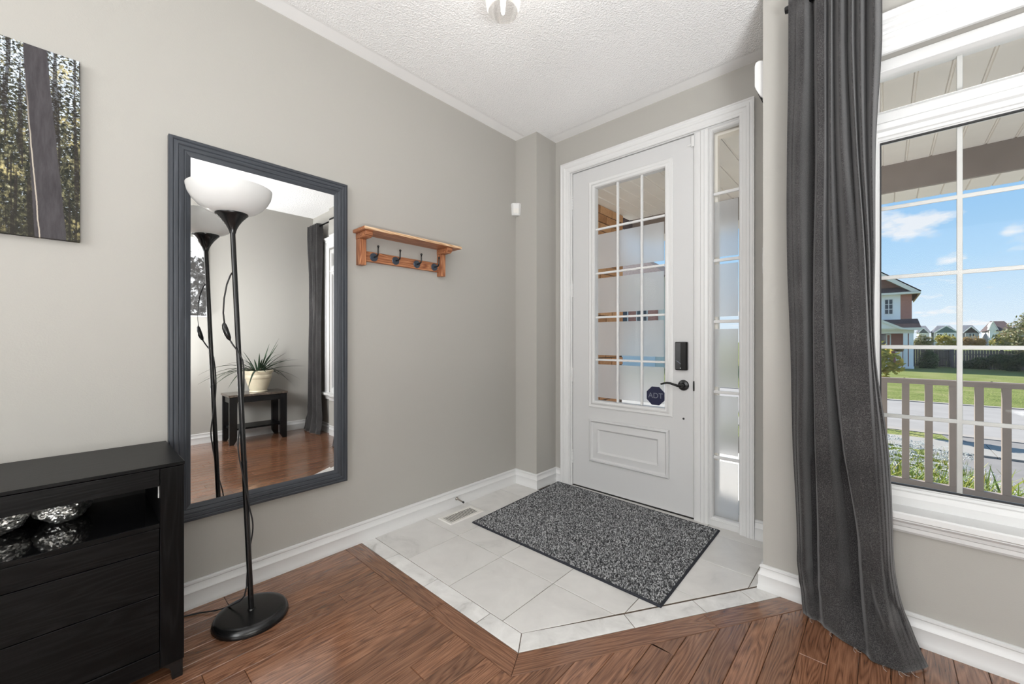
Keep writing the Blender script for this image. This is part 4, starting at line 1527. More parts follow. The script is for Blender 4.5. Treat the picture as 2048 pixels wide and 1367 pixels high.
# ------------------------------------------------------------------ torchiere floor lamp (leans slightly)
fl = thing('floor_lamp', 'black torchiere floor lamp with white bowl shade standing before the mirror', 'lamp', (-1.865, 0.485, 0))
LB = Vector((-1.865, 0.485, 0.034))
LD = (Vector((-1.870, 0.420, 1.60)) - LB)
LD = LD / LD.z


def on(z, dx=0.0, dy=0.0):
    p = LB + LD * (z - LB.z)
    return Vector((p.x + dx, p.y + dy, z))


LDn = LD.normalized()
autosmooth(MB().lathe([(0.1295, 0.0), (0.1315, 0.004), (0.1290, 0.016), (0.122, 0.027), (0.116, 0.0305), (0.100, 0.0320), (0.014, 0.0345), (0.012, 0.040), (0, 0.040)], (LB.x, LB.y, 0.0005), n=72).build('base', 'black', fl), 50)
pr = [(on(z), 0.0098) for z in (0.036, 0.40, 0.622)] + [(on(0.6225), 0.0108), (on(0.632), 0.0108), (on(0.6325), 0.0094)] + [(on(0.885), 0.0094), (on(0.8855), 0.0104), (on(0.895), 0.0104), (on(0.8955), 0.0092)] + [(on(1.545), 0.0090)]
autosmooth(MB().tube([p for p, r in pr], [r for p, r in pr], 16).build('pole', 'black', fl), 50)
autosmooth(MB().lathe([(0.0105, 1.528), (0.0115, 1.534), (0.0150, 1.545), (0.0225, 1.560), (0.034, 1.577), (0.049, 1.594), (0.0545, 1.599), (0.0545, 1.603), (0.046, 1.603), (0, 1.598)], Vector(LB) - LD * LB.z, LD, n=48).build('cone', 'black', fl), 50)
ou = [(0.046, 1.602), (0.062, 1.605), (0.083, 1.613), (0.106, 1.630), (0.124, 1.652), (0.135, 1.673), (0.1395, 1.694), (0.1400, 1.700)]
inn = [(r - 0.003, z + 0.0025) for r, z in ou[:-1]][::-1]
autosmooth(MB().lathe(ou + [(0.1375, 1.7015)] + inn, Vector(LB) - LD * LB.z, LD, n=64, closed=True).build('bowl_shade', 'bowl', fl), 50)
# cord: leaves the pole, hangs out to the inline switch, returns, winds down the pole to the floor and the wall
cpts = [on(1.372, 0.0, -0.009), on(1.360, 0.004, -0.016), on(1.325, 0.006, -0.029), on(1.27, 0.006, -0.040), on(1.215, 0.006, -0.045), on(1.172, 0.006, -0.043)]
cord = MB().tube(cpts, 0.0028, 8).build('cord', 'rubber', fl, smooth=True)
autosmooth(MB().tube([on(1.178, 0.006, -0.044), on(1.170, 0.006, -0.044), on(1.155, 0.007, -0.042), on(1.135, 0.007, -0.037), on(1.118, 0.007, -0.031), on(1.110, 0.007, -0.028)], [0.003, 0.0075, 0.010, 0.010, 0.0075, 0.003], 12).build('switch', 'black', cord), 60)
c2 = [on(1.112, 0.007, -0.029), on(1.09, 0.008, -0.018), on(1.06, 0.009, 0.0), on(1.03, 0.009, 0.010)]
for k in range(60):
    t = k / 59.0
    z = 1.01 - t * 0.88
    a = 0.9 + t * 9.5
    r = 0.0128 + 0.006 * max(0, math.sin(a * 1.7 + 0.6)) * (0.4 + t)
    c2.append(on(z, r * math.cos(a), r * math.sin(a)))
c2 += [on(0.10, 0.004, -0.022), Vector((-1.90, 0.455, 0.065)), Vector((-1.955, 0.425, 0.030)), Vector((-2.005, 0.392, 0.010)), Vector((-2.045, 0.35, 0.004)), Vector((-2.065, 0.305, 0.0035)), Vector((-2.082, 0.255, 0.0035)), Vector((-2.088, 0.20, 0.0035))]
MB().tube(c2, 0.0028, 8).build('cord', 'rubber', fl, smooth=True)

# ------------------------------------------------------------------ black shoe cabinet with an open cubby
cab = thing('shoe_cabinet', 'low black-brown wooden cabinet with open cubby and planked front against left wall', 'cabinet', (-1.90, -0.18, 0))
CX0, CX1, CY0, CY1, CT = -2.104, -1.705, -0.72, 0.251, 0.711
MB().box(CX0, CX1 + 0.002, CY0, CY1 + 0.001, 0.7005, CT).build('top', 'blackwood_y', cab, bevel=0.0015)
for y0, y1 in ((0.190, 0.2500), (CY0, CY0 + 0.06)):
    MB().box(-1.726, CX1, y0, y1, 0.061, 0.6985).build('front_post', 'blackwood_z', cab, bevel=0.0015)
for y0, y1 in ((0.232, 0.2490), (CY0 + 0.001, CY0 + 0.018)):
    MB().box(CX0, -1.7265, y0, y1, 0.061, 0.6990).build('side_panel', 'blackwood_y', cab, bevel=0.001)
MB().box(-1.724, CX1 - 0.001, CY0 + 0.0605, 0.1895, 0.643, 0.6985).build('top_rail', 'blackwood_y', cab, bevel=0.0015)
MB().box(CX0, CX0 + 0.006, CY0 + 0.02, 0.231, 0.061, 0.699).build('back_panel', 'blackwood_y', cab)
MB().box(CX0 + 0.006, -1.713, CY0 + 0.0605, 0.1895, 0.509, 0.5235).build('cubby_shelf', 'gloss_black', cab)
MB().box(-1.713, -1.708, CY0 + 0.0605, 0.1895, 0.509, 0.5232).build('shelf_lip', 'blackwood_y', cab, bevel=0.001)
MB().box(CX0 + 0.006, -1.7265, 0.1900, 0.2315, 0.509, 0.699).build('cubby_side', 'blackwood_y', cab)
MB().box(CX0 + 0.006, -1.7265, CY0 + 0.0185, CY0 + 0.060, 0.509, 0.699).build('cubby_side', 'blackwood_y', cab)
MB().box(-1.735, -1.729, 0.1875, 0.1895, 0.60, 0.646).build('hinge_plate', 'plastic', cab)
for z0, z1 in ((0.4400, 0.5080), (0.2985, 0.4380), (0.1160, 0.2965)):
    MB().box(-1.722, -1.7075, CY0 + 0.0615, 0.1885, z0, z1).build('front_plank', 'blackwood_y', cab, bevel=0.0015)
MB().box(-1.726, CX1 - 0.001, CY0 + 0.0605, 0.1895, 0.055, 0.114).build('bottom_rail', 'blackwood_y', cab, bevel=0.0015)
MB().box(CX0 + 0.006, -1.7265, CY0 + 0.02, 0.2315, 0.061, 0.075).build('bottom_board', 'blackwood_y', cab)
for x0, x1 in ((-1.742, -1.712), (CX0, CX0 + 0.03)):
    for s, y1 in ((1, 0.248), (-1, CY0 + 0.003)):
        pl = [(y1, 0.0), (y1, 0.061), (y1 - 0.062 * s, 0.061), (y1 - 0.058 * s, 0.054), (y1 - 0.046 * s, 0.050), (y1 - 0.036 * s, 0.042), (y1 - 0.030 * s, 0.030), (y1 - 0.028 * s, 0.0)]
        MB().prism(pl, x0, x1, lambda a, b, c: (c, a, b)).build('leg', 'black', cab, bevel=0.002)


def foil(cx, cy, cz, rx, ry, rz, seed, label):
    bm = bmesh.new()
    bmesh.ops.create_icosphere(bm, subdivisions=5, radius=1.0)
    for v in bm.verts:
        p = v.co.copy()
        s = Vector((seed * 3.1, seed, 0))
        d, _ = noise.voronoi(p * 2.2 + s)
        d2, _ = noise.voronoi(p * 5.5 + s)
        k = 1.0 + 0.16 * (d[1] - d[0]) - 0.06 + 0.10 * (d2[1] - d2[0]) + 0.10 * noise.noise(p * 1.4 + s)
        v.co = Vector((p.x * rx * k, p.y * ry * k, p.z * rz * k))
    zmin = min(v.co.z for v in bm.verts)
    flat = -rz * 0.86
    for v in bm.verts:
        if v.co.z < flat:
            v.co.z = flat
        v.co += Vector((cx, cy, cz - flat))
    me = bpy.data.meshes.new('foil_bundle')
    bm.to_mesh(me)
    bm.free()
    me.materials.append(M['foil'])
    o = link('foil_bundle', me)
    tag(o, label, 'foil parcel', 'foil wrapped parcels in the cabinet cubby')
    return o


foil(-1.985, -0.020, 0.5238, 0.080, 0.062, 0.056, 1.0, 'crumpled foil parcel in the cabinet cubby, the one nearer the floor lamp')
foil(-1.985, -0.160, 0.5238, 0.085, 0.070, 0.055, 2.3, 'crumpled foil parcel in the cabinet cubby, cut off by the frame edge')

# ------------------------------------------------------------------ doormat
dm = thing('doormat', 'dark grey speckled loop-pile doormat lying on the tiles before the door', 'mat', (-1.28, 2.10, 0))
MX0, MX1, MY0, MY1 = -1.848, -0.690, 1.645, 2.566
mc = [(-1.843, 1.643), (-0.680, 1.650), (-0.702, 2.548), (-1.880, 2.572)]


def mpt(u, v):
    a = Vector(mc[0]) * (1 - u) + Vector(mc[1]) * u
    b = Vector(mc[3]) * (1 - u) + Vector(mc[2]) * u
    return a * (1 - v) + b * v


MB().prism(mc, 0.0008, 0.0045).build('backing', 'mat_base', dm, bevel=0.001)
MB().sweep([tuple(mpt(0.001, 0.001)), tuple(mpt(0.999, 0.001)), tuple(mpt(0.999, 0.999)), tuple(mpt(0.001, 0.999))], [(0, 0.001), (0, 0.007), (0.003, 0.0095), (0.0075, 0.0095), (0.010, 0.004)], lambda u, v, h: (u, v, h), True).build('binding', 'mat_base', dm)
rg = random.Random(3)
vs, fs = [], []
NU, NV = 206, 164
for i in range(NU):
    for j in range(NV):
        p = mpt(0.009 + 0.982 * (i + 0.5 + rg.uniform(-.35, .35)) / NU, 0.011 + 0.978 * (j + 0.5 + rg.uniform(-.35, .35)) / NV)
        h = rg.uniform(0.0095, 0.0135)
        r = rg.uniform(0.0026, 0.0038)
        a = rg.random() * 6.28
        k = len(vs)
        for t in range(4):
            vs.append((p.x + r * math.cos(a + t * 1.571), p.y + r * math.sin(a + t * 1.571), 0.004))
        for t in range(4):
            vs.append((p.x + r * 0.72 * math.cos(a + t * 1.571 + .4), p.y + r * 0.72 * math.sin(a + t * 1.571 + .4), h * 0.86))
        vs.append((p.x + rg.uniform(-.001, .001), p.y + rg.uniform(-.001, .001), h))
        for t in range(4):
            q = (t + 1) % 4
            fs.append((k + t, k + q, k + 4 + q, k + 4 + t))
            fs.append((k + 4 + t, k + 4 + q, k + 8))
MB().add(vs, fs).build('pile', 'mat_pile', dm, smooth=True, kind='stuff', fix=False)

# ------------------------------------------------------------------ seen in the mirror: plant stand, plant, framed print
tb = thing('side_table', 'black side table with faux marble top and low shelf, seen in the mirror', 'table', (1.01, 1.40, 0))
TX0, TX1, TY0, TY1 = 0.848, 1.170, 1.115, 1.670
MB().box(TX0 - 0.008, TX1 + 0.008, TY0 - 0.008, TY1 + 0.008, 0.506, 0.530).build('table_top', 'marble', tb, bevel=0.004)
mb = MB().box(TX0 + 0.012, TX0 + 0.030, TY0 + 0.06, TY1 - 0.06, 0.440, 0.5055).box(TX1 - 0.030, TX1 - 0.012, TY0 + 0.06, TY1 - 0.06, 0.440, 0.5055)
mb.box(TX0 + 0.04, TX1 - 0.04, TY0 + 0.012, TY0 + 0.030, 0.440, 0.5055).box(TX0 + 0.04, TX1 - 0.04, TY1 - 0.030, TY1 - 0.012, 0.440, 0.5055)
mb.build('skirt', 'black', tb, bevel=0.001)
MB().box(TX0 + 0.02, TX1 - 0.02, TY0 + 0.03, TY1 - 0.03, 0.150, 0.168).build('low_shelf', 'blackwood_y', tb, bevel=0.001)
for sx, x in ((1, TX0), (-1, TX1)):
    for s, y in ((1, TY0), (-1, TY1)):
        pl = [(y, 0.0), (y + 0.040 * s, 0.0), (y + 0.066 * s, 0.045), (y + 0.070 * s, 0.10), (y + 0.070 * s, 0.5055), (y, 0.5055)]
        MB().prism(pl, x, x + 0.040 * sx, lambda a, b, c: (c, a, b)).build('leg', 'black', tb, bevel=0.002)
pt = thing('potted_plant', 'strap-leaved plant in a cream pot on the side table, seen in the mirror', 'plant', (1.005, 1.425, 0.5305))
PX, PY, PZ = 1.005, 1.425, 0.5305
autosmooth(MB().lathe([(0.086, 0), (0.090, 0.004), (0.088, 0.014), (0.082, 0.018), (0.092, 0.040), (0.112, 0.100), (0.128, 0.165), (0.135, 0.205), (0.146, 0.220), (0.148, 0.236), (0.142, 0.242), (0.132, 0.242), (0.124, 0.215), (0.0, 0.205)], (PX, PY, PZ), n=48).build('pot', 'pot', pt), 40)
MB().lathe([(0.128, 0.150), (0.131, 0.153), (0.1335, 0.175), (0.133, 0.196), (0.130, 0.198)], (PX, PY, PZ), n=48).build('pot_band', 'pot', pt, smooth=True)
MB().lathe([(0.1235, 0.216), (0.06, 0.222), (0, 0.224)], (PX, PY, PZ), n=24).build('soil', 'soil', pt)
rg = random.Random(21)


def strap(base, az, ln, rise, w, droop):
    """an arching strap leaf with a keel"""
    pts = []
    n = 9
    d = Vector((math.cos(az), math.sin(az), 0))
    for i in range(n + 1):
        t = i / n
        r = ln * (t * math.cos(rise) + 0.25 * t * t * droop * 0.3)
        z = ln * (math.sin(rise) * t - droop * t * t)
        pts.append(base + d * r + Vector((0, 0, z)))
    s = Vector((-d.y, d.x, 0))
    vs, fs = [], []
    for i, p in enumerate(pts):
        t = i / n
        ww = w * (1 - t ** 2.2) * (0.65 + 0.35 * min(1, t * 4)) + 0.0006
        vs += [p - s * ww + Vector((0, 0, ww * 0.5)), p, p + s * ww + Vector((0, 0, ww * 0.5))]
    for i in range(n):
        for k in range(2):
            a = i * 3 + k
            fs.append((a, a + 1, a + 4, a + 3))
    return MB().add(vs, fs)


sp0 = [(-2.45, 0.62, 0.45, 0.62), (-2.2, 0.60, 0.35, 0.52), (-1.95, 0.55, 0.55, 0.70), (-1.75, 0.60, 0.30, 0.50), (-1.45, 0.52, 0.5, 0.6), (-1.6, 0.64, 0.62, 0.62), (-2.7, 0.5, 0.3, 0.6), (1.35, 0.52, 0.55, 0.30), (1.6, 0.50, 0.30, 0.22), (1.75, 0.40, 0.25, 0.55), (1.25, 0.36, 0.5, 0.85), (1.9, 0.34, 0.3, 0.9), (1.45, 0.44, 1.12, 0.03), (1.2, 0.40, 1.0, 0.05), (1.0, 0.36, 1.2, 0.06), (-0.8, 0.30, 1.1, 0.12), (2.3, 0.38, 0.8, 0.15)]
for az, ln, rise, dr in sp0:
    strap(Vector((PX + 0.03 * math.cos(az), PY + 0.03 * math.sin(az), PZ + 0.222)), az, ln, rise, 0.0115, dr).build('leaf', 'leaf', pt, smooth=True, fix=False)
for k in range(34):
    az = rg.uniform(0, 6.283)
    ln = rg.uniform(0.22, 0.46)
    if math.cos(az) > 0.35:
        ln = min(ln, 0.17 / max(0.4, math.cos(az)))
    strap(Vector((PX + 0.04 * math.cos(az), PY + 0.04 * math.sin(az), PZ + 0.222)), az, ln, rg.uniform(0.35, 1.25), 0.010, rg.uniform(0.1, 0.7)).build('leaf', 'leaf', pt, smooth=True, fix=False)
fp = thing('framed_print', 'grey winter print in a thin white frame, seen in the mirror', 'picture', (XR, 0.68, 1.36))
MB().box(XR - 0.022, XR - 0.001, 0.385, 0.985, 1.365, 2.195).build('print', 'winter', fp)
MB().sweep([(0.38, 1.36), (0.99, 1.36), (0.99, 2.20), (0.38, 2.20)], [(0, 0), (0.012, 0), (0.012, 0.027), (0, 0.027)], lambda u, v, h: (XR - 0.0005 - h, u, v), True).build('frame', 'plastic', fp)

# ------------------------------------------------------------------ porch
PF = -0.12
PY1 = 4.86
PXL, PXR = -2.20, 3.6
MB().box(PXL - 0.2, PXR, YD + WT, PY1 + 0.05, PF - 0.25, PF).build('floor_porch', 'concrete', kind='structure')
MB().box(XC + WT, PXR, YW + WT, YD + WT, PF - 0.25, PF).build('floor_porch_step', 'concrete', kind='structure')
sof = struct('ceiling_porch', (0, 3.5, 2.535))
PP = 0.1385
SOF = [(0.0, 2.541), (0.004, 2.535), (0.008, 2.541), (0.013, 2.541), (0.017, 2.535), (PP - 0.001, 2.535), (PP - 0.001, 2.553), (0, 2.553)]
pm = [MB().prism(SOF, y0, 4.50, lambda a, b, c: (a, c, b)).mesh('soffit_panel', 'soffit') for y0 in (YW + WT, YD + WT)]
n0 = int((PXL - 0.118) / PP) - 1
for k in range(n0, int((PXR - 0.118) / PP)):
    x = 0.118 + k * PP
    if x < PXL - PP:
        continue
    o = link('soffit_panel', pm[0 if x > XC + WT else 1])
    o.location = (x, 0, 0)
    attach(o, sof)
MB().box(PXL - 0.3, PXR + 0.3, YD + WT, 4.9, 2.553, 2.62).box(XC + WT, PXR + 0.3, YW + WT, YD + WT, 2.553, 2.62).build('roof_deck', 'shingle', sof)
bm_ = struct('beam_porch', (0, 4.68, 2.31))
MB().box(PXL, PXR, 4.50, 4.53, 2.312, 2.552).box(PXL, PXR, 4.83, PY1, 2.318, 2.552).build('fascia', 'taupe', bm_, bevel=0.003)
um = MB().prism([(0.0, 2.318), (0.005, 2.311), (PP - 0.005, 2.311), (PP - 0.001, 2.318), (PP - 0.001, 2.330), (0, 2.330)], 4.531, PY1 - 0.004, lambda a, b, c: (a, c, b)).mesh('soffit_panel', 'soffit')
for k in range(n0, int((PXR - 0.05) / PP)):
    x = 0.062 + k * PP
    if x < PXL - 0.02:
        continue
    o = link('soffit_panel', um)
    o.location = (x, 0, 0)
    attach(o, bm_)

# brick side wall of the porch, brick by brick on the two faces in view
bw = struct('wall_porch', (PXL, 3.5, 0))
MB().box(PXL - 0.22, PXL - 0.008, YD + WT, 4.253, PF - 0.8, 2.534).build('mortar', 'mortar', bw)
bme = MB().box(0, 0.10, 0.005, 0.250, 0.0045, 0.0845).mesh('brick', 'brick')
row = 0
z = 2.534 - 0.0895
while z > 1.0:
    y = 4.262 - (0.0 if row % 2 == 0 else 0.1275)
    if row % 2:
        o = MB().box(PXL - 0.1, PXL, 4.262 - 0.1235, 4.262, z + 0.0045, z + 0.0845).build('brick', 'brick', bw, bevel=0.003, seg=1)
    while y - 0.255 > 3.2:
        o = link('brick', bme)
        o.location = (PXL - 0.10 + rg.uniform(-0.001, 0.002), y - 0.255 + 0.005, z)
        attach(o, bw)
        y -= 0.255
    z -= 0.0895
    row += 1
mb = MB()
while z > PF:
    y = 4.262 - (0.0 if row % 2 == 0 else 0.1275)
    while y - 0.255 > 3.2:
        mb.box(PXL - 0.1, PXL, y - 0.25, y - 0.005, z + 0.0045, z + 0.0845)
        y -= 0.255
    z -= 0.0895
    row += 1
mb.build('lower_bricks', 'brick', bw, kind='stuff')

col = thing('porch_column', 'square taupe porch column between railing and beam', 'column', (-0.56, 4.68, PF))
MB().box(-0.64, -0.48, 4.60, 4.76, PF + 0.10, 2.22).build('shaft', 'taupe', col, bevel=0.004)
MB().box(-0.665, -0.455, 4.575, 4.785, PF, PF + 0.10).build('plinth', 'taupe', col, bevel=0.006)
MB().box(-0.665, -0.455, 4.575, 4.785, 2.22, 2.31).build('capital', 'taupe', col, bevel=0.006)

ra = thing('porch_railing', 'taupe metal porch railing outside the big window', 'railing', (1.3, 4.5, PF))
RY = 4.53
MB().prism([(RY - 0.032, 0.765), (RY - 0.032, 0.795), (RY - 0.022, 0.806), (RY + 0.022, 0.806), (RY + 0.032, 0.795), (RY + 0.032, 0.765)], -0.48, 3.45, lambda a, b, c: (c, a, b)).build('top_rail', 'taupe', ra, bevel=0.002)
MB().box(-0.48, 3.45, RY - 0.022, RY + 0.022, -0.040, 0.004).build('bottom_rail', 'taupe', ra, bevel=0.003)
bl = MB().box(-0.0215, 0.0215, RY - 0.0190, RY + 0.0190, 0.004, 0.765).mesh('baluster', 'taupe')
for k in range(-3, 27):
    o = link('baluster', bl)
    o.location = (-0.004 + 0.1295 * k, 0, 0)
    attach(o, ra)
for x in (1.75, 3.40):
    MB().box(x - 0.03, x + 0.03, RY - 0.03, RY + 0.03, PF, -0.04).build('foot', 'taupe', ra)
for x in (0.118, 0.575, 1.03):
    MB().lathe([(0.006, 0), (0.006, 0.002), (0.003, 0.0035), (0, 0.004)], (x, RY, 0.806), n=8).build('screw_cap', 'black', ra)

# ------------------------------------------------------------------ garden, road and lawns
G = -1.0
MB().box(-120, 160, 19.9, 420, G - 0.3, G).build('lawn_far', 'lawn', kind='structure')
MB().prism([(-60, 12.6), (0.95, 13.3), (1.05, 12.45), (0.75, 11.7), (0.3, 9.2), (0.5, PY1 + 0.03), (-60, PY1 + 0.03)], G - 0.3, G - 0.02).build('lawn_near', 'lawn', kind='structure')
MB().box(-80, 90, 13.55, 19.75, G - 0.3, G - 0.02).build('road', 'road', kind='structure')
MB().prism([(-80, 13.2), (90, 13.4), (90, 13.62), (-80, 13.62)], G - 0.3, G - 0.008).build('kerb_near', 'curb', kind='structure')
MB().box(-80, 90, 19.7, 19.95, G - 0.3, G + 0.005).build('kerb_far', 'curb', kind='structure')
sd_ = struct('sidewalk', (0, 11.7, G))
sx = -12.0
while sx < 14:
    MB().box(sx + 0.006, sx + 1.494, 11.25, 12.42, G - 0.2, G + 0.012).build('slab', 'sidewalk', sd_)
    sx += 1.5
MB().prism([(0.2, PY1 + 0.03), (20, PY1 + 0.03), (20, 13.4), (0.8, 13.4)], G - 0.3, G - 0.025).build('driveway', 'drive', kind='structure')
MB().box(-9.0, -3.2, PY1 + 0.03, 13.5, G - 0.3, G + 0.004).build('path_front', 'sidewalk', kind='structure')
# raised flower bed by the porch
GB = -0.85
MB().prism([(-7, PY1 + 0.06), (1.45, PY1 + 0.06), (1.15, 7.2), (0.4, 9.0), (-7, 9.5)], G - 0.1, GB).build('bed_ground', 'soil', kind='structure')


def blades(n, h, spread, seed, w=0.006, lean=0.5):
    r_ = random.Random(seed)
    vs, fs = [], []
    for _ in range(n):
        a = r_.uniform(0, 6.283)
        rr = spread * math.sqrt(r_.random()) * 0.5
        bx, by = rr * math.cos(a), rr * math.sin(a)
        az = r_.uniform(0, 6.283)
        hh = h * r_.uniform(0.6, 1.0)
        ln = hh * lean * r_.uniform(0.2, 1.0)
        s = Vector((-math.sin(az), math.cos(az), 0)) * w
        k = len(vs)
        for t in (0, 0.4, 0.75, 1.0):
            p = Vector((bx + math.cos(az) * ln * t * t, by + math.sin(az) * ln * t * t, hh * (t - 0.22 * t * t * lean)))
            ww = (1 - t * t * 0.9)
            vs += [p - s * ww, p + s * ww]
        for i in range(3):
            fs.append((k + 2 * i, k + 2 * i + 1, k + 2 * i + 3, k + 2 * i + 2))
    return MB().add(vs, fs)


blade_me = [blades(150, 0.50, 0.46, s, 0.007, 0.75).mesh('leaves', 'blade', False, False) for s in (1, 2, 3)]
stem_me = [blades(110, 0.46, 0.40, s + 20, 0.005, 0.35).mesh('leaves', 'blade', False, False) for s in (1, 2)]


def umbel(seed):
    r_ = random.Random(seed)
    mb = MB()
    for _ in range(46):
        a, rr = r_.uniform(0, 6.283), 0.055 * math.sqrt(r_.random())
        z_ = 0.016 * (1 - (rr / 0.055) ** 2) + r_.uniform(-.003, .003)
        s = r_.uniform(0.005, 0.009)
        x_, y_ = rr * math.cos(a), rr * math.sin(a)
        mb.add([(x_ - s, y_, z_), (x_, y_ - s, z_), (x_ + s, y_, z_), (x_, y_ + s, z_), (x_, y_, z_ + s * .7)], [(0, 1, 4), (1, 2, 4), (2, 3, 4), (3, 0, 4), (3, 2, 1, 0)])
    return mb


um_me = [umbel(s).mesh('flower_head', 'petal', False, False) for s in (5, 6, 7)]
gr = random.Random(5)
spots = []
for k in range(400):
    if len(spots) >= 27:
        break
    x, y = gr.uniform(-0.1, 1.12), gr.uniform(5.75, 8.6)
    if x > 1.25 - (y - 5.0) * 0.22 + 0.1:
        continue
    if all((x - a) ** 2 + (y - b) ** 2 > 0.30 ** 2 for a, b in spots):
        spots.append((x, y))
for i, (x, y) in enumerate(spots):
    w_ = thing('white_flower', 'white flat-headed flowers blooming in the bed outside the big window', 'flower', (x, y, GB), 'white flowers in the porch bed')
    o = link('leaves', stem_me[i % 2])
    o.location = (x, y, GB)
    attach(o, w_)
    for k in range(9):
        a, rr = gr.uniform(0, 6.283), 0.22 * math.sqrt(gr.random())
        o = link('flower_head', um_me[k % 3])
        o.location = (x + rr * math.cos(a), y + rr * math.sin(a), GB + gr.uniform(0.36, 0.48))
        o.rotation_euler = (gr.uniform(-.25, .25), gr.uniform(-.25, .25), gr.uniform(0, 6))
        s = gr.uniform(0.95, 1.45)
        o.scale = (s, s, s)
        attach(o, w_)
i = 0
for x, y in [(0.05, 5.15), (0.28, 5.22), (0.50, 5.12), (0.70, 5.25), (0.86, 5.12), (0.16, 5.55), (0.42, 5.58), (0.66, 5.56), (0.90, 5.5), (-0.15, 5.3), (-0.1, 5.7)]:
    o = link('grass_clump', blade_me[i % 3])
    o.location = (x, y, GB)
    o.rotation_euler = (0, 0, i * 1.3)
    s_ = gr.uniform(1.6, 1.95) * (0.8 if x > 0.8 else 1.0)
    o.scale = (s_, s_, s_)
    tag(o, 'yellow-green clump of long leaves right behind the porch railing', 'plant', 'leafy clumps behind the railing')
    i += 1
bm = bmesh.new()
bmesh.ops.create_icosphere(bm, subdivisions=3, radius=1.0)
for v in bm.verts:
    k = 1 + 0.35 * noise.noise(v.co * 1.3) + 0.12 * noise.noise(v.co * 4)
    v.co = Vector((v.co.x * 0.10 * k + 1.02, v.co.y * 0.10 * k + 5.12, max(-0.03, v.co.z * 0.13 * k) - 0.37))
me = bpy.data.meshes.new('rock')
bm.to_mesh(me)
bm.free()
me.materials.append(M['rock'])
tag(link('rock', me), 'grey garden rock behind the railing at the flower bed end', 'rock')
MB().lathe([(0.24, 0), (0.19, 0.25), (0.15, 0.46), (0.0, 0.475)], (1.02, 5.14, GB - 0.01), n=9).build('bed_ground_mound', 'soil', kind='structure')


def foliage(n, size, fn, seed):
    """n leaf sprays (bent quads) placed by fn"""
    r_ = random.Random(seed)
    vs, fs = [], []
    for _ in range(n):
        p = Vector(fn(r_))
        u = Vector((r_.gauss(0, 1), r_.gauss(0, 1), r_.gauss(0, 1))).normalized()
        w_ = u.orthogonal().normalized()
        s = size * r_.uniform(0.6, 1.2)
        k = len(vs)
        vs += [p - u * s, p + w_ * s * 0.5, p + u * s, p - w_ * s * 0.5]
        fs.append((k, k + 1, k + 2, k + 3))
    return MB().add(vs, fs)


def blob(c, r, lumps, seed, shell=0.55):
    """sampler over a lumpy crown"""
    q = random.Random(seed)
    L = [(Vector(c), Vector(r))]
    for _ in range(lumps):
        d = Vector((q.gauss(0, 1), q.gauss(0, 1), q.gauss(0, 0.8))).normalized()
        L.append((Vector(c) + Vector((d.x * r[0], d.y * r[1], d.z * r[2])) * 0.62, Vector(r) * q.uniform(0.35, 0.55)))

    def f(r_):
        a, b = L[r_.randrange(len(L))]
        d = Vector((r_.gauss(0, 1), r_.gauss(0, 1), r_.gauss(0, 1))).normalized()
        k = shell + (1 - shell) * r_.random()
        return (a.x + d.x * b.x * k, a.y + d.y * b.y * k, max(a.z + d.z * b.z * k, G + 0.02))
    return f


def tree(name, label, cat, c, r, trunk_h, mat, n, size, seed, group=None, lumps=9):
    t = thing(name, label, cat, (c[0], c[1], G), group)
    foliage(n, size, blob(c, r, lumps, seed), seed).build('crown', mat, t, fix=False)
    if trunk_h:
        MB().tube([(c[0], c[1], G - 0.02), (c[0] + 0.05, c[1], G + trunk_h * 0.6), (c[0], c[1], c[2])], [0.09 * r[0], 0.07 * r[0], 0.03 * r[0]], 8).build('trunk', 'bark', t)
    return t


tree('young_tree', 'small yellow-leaved street tree beyond the railing beside the curtain', 'tree', (-0.16, 13.3, 0.54), (0.48, 0.36, 0.56), 1.0, 'fol_yellow', 1300, 0.07, 3, lumps=7)
tree('broad_tree', 'broad olive-green tree in front of the far fence', 'tree', (8.0, 43.5, 1.25), (2.35, 1.6, 1.85), 1.2, 'fol_olive', 9000, 0.10, 5, lumps=16)
tree('dark_shrub', 'dark round shrub beside the white porch columns of the opposite house', 'shrub', (2.32, 43.6, -0.40), (0.66, 0.6, 0.82), 0, 'fol_dark', 3600, 0.075, 8)
hx = [(4.55, 45.1, -0.75, 0.55, 0.35), (5.15, 44.9, -0.62, 0.6, 0.5), (5.8, 44.4, -0.45, 0.65, 0.65), (6.5, 43.6, -0.35, 0.75, 0.75), (7.3, 42.6, -0.3, 0.8, 0.8), (8.2, 42.0, -0.3, 0.85, 0.85)]
hl = ['low dark hedge shrub at the fence, nearest to the iron gate', 'low dark hedge shrub at the fence, second from the iron gate', 'dark hedge shrub at the fence, third from the iron gate', 'tall dark hedge shrub beneath the broad olive tree, third from the frame edge', 'tall dark hedge shrub beneath the broad olive tree, second from the frame edge', 'tall dark hedge shrub beneath the broad olive tree, at the frame edge']
for i, (x, y, z, r, hh) in enumerate(hx):
    tree('hedge_shrub', hl[i], 'shrub', (x, y, z), (r, 0.5, hh), 0, 'fol_dark', 2200, 0.075, 30 + i, 'hedge shrubs along the far fence')
bx_ = [(2.95, 60, 0.95, 0.75, 0.75, 'fol_olive'), (4.6, 60, 0.95, 0.85, 0.85, 'fol_yellow'), (6.35, 60, 0.85, 0.9, 0.75, 'fol_amber'), (8.25, 60, 0.9, 1.0, 0.9, 'fol_yellow')]
bl_ = ['green bush top behind the fence next to the opposite house', 'yellow bush top behind the fence left of the window muntin', 'amber bush top behind the fence against the window muntin', 'yellow bush top behind the fence between muntin and broad tree']
for i, (x, y, z, r, hh, m_) in enumerate(bx_):
    tree('bush', bl_[i], 'shrub', (x, y, z), (r, 0.6, hh), 1.2, m_, 1600, 0.10, 50 + i, 'bushes behind the far fence')
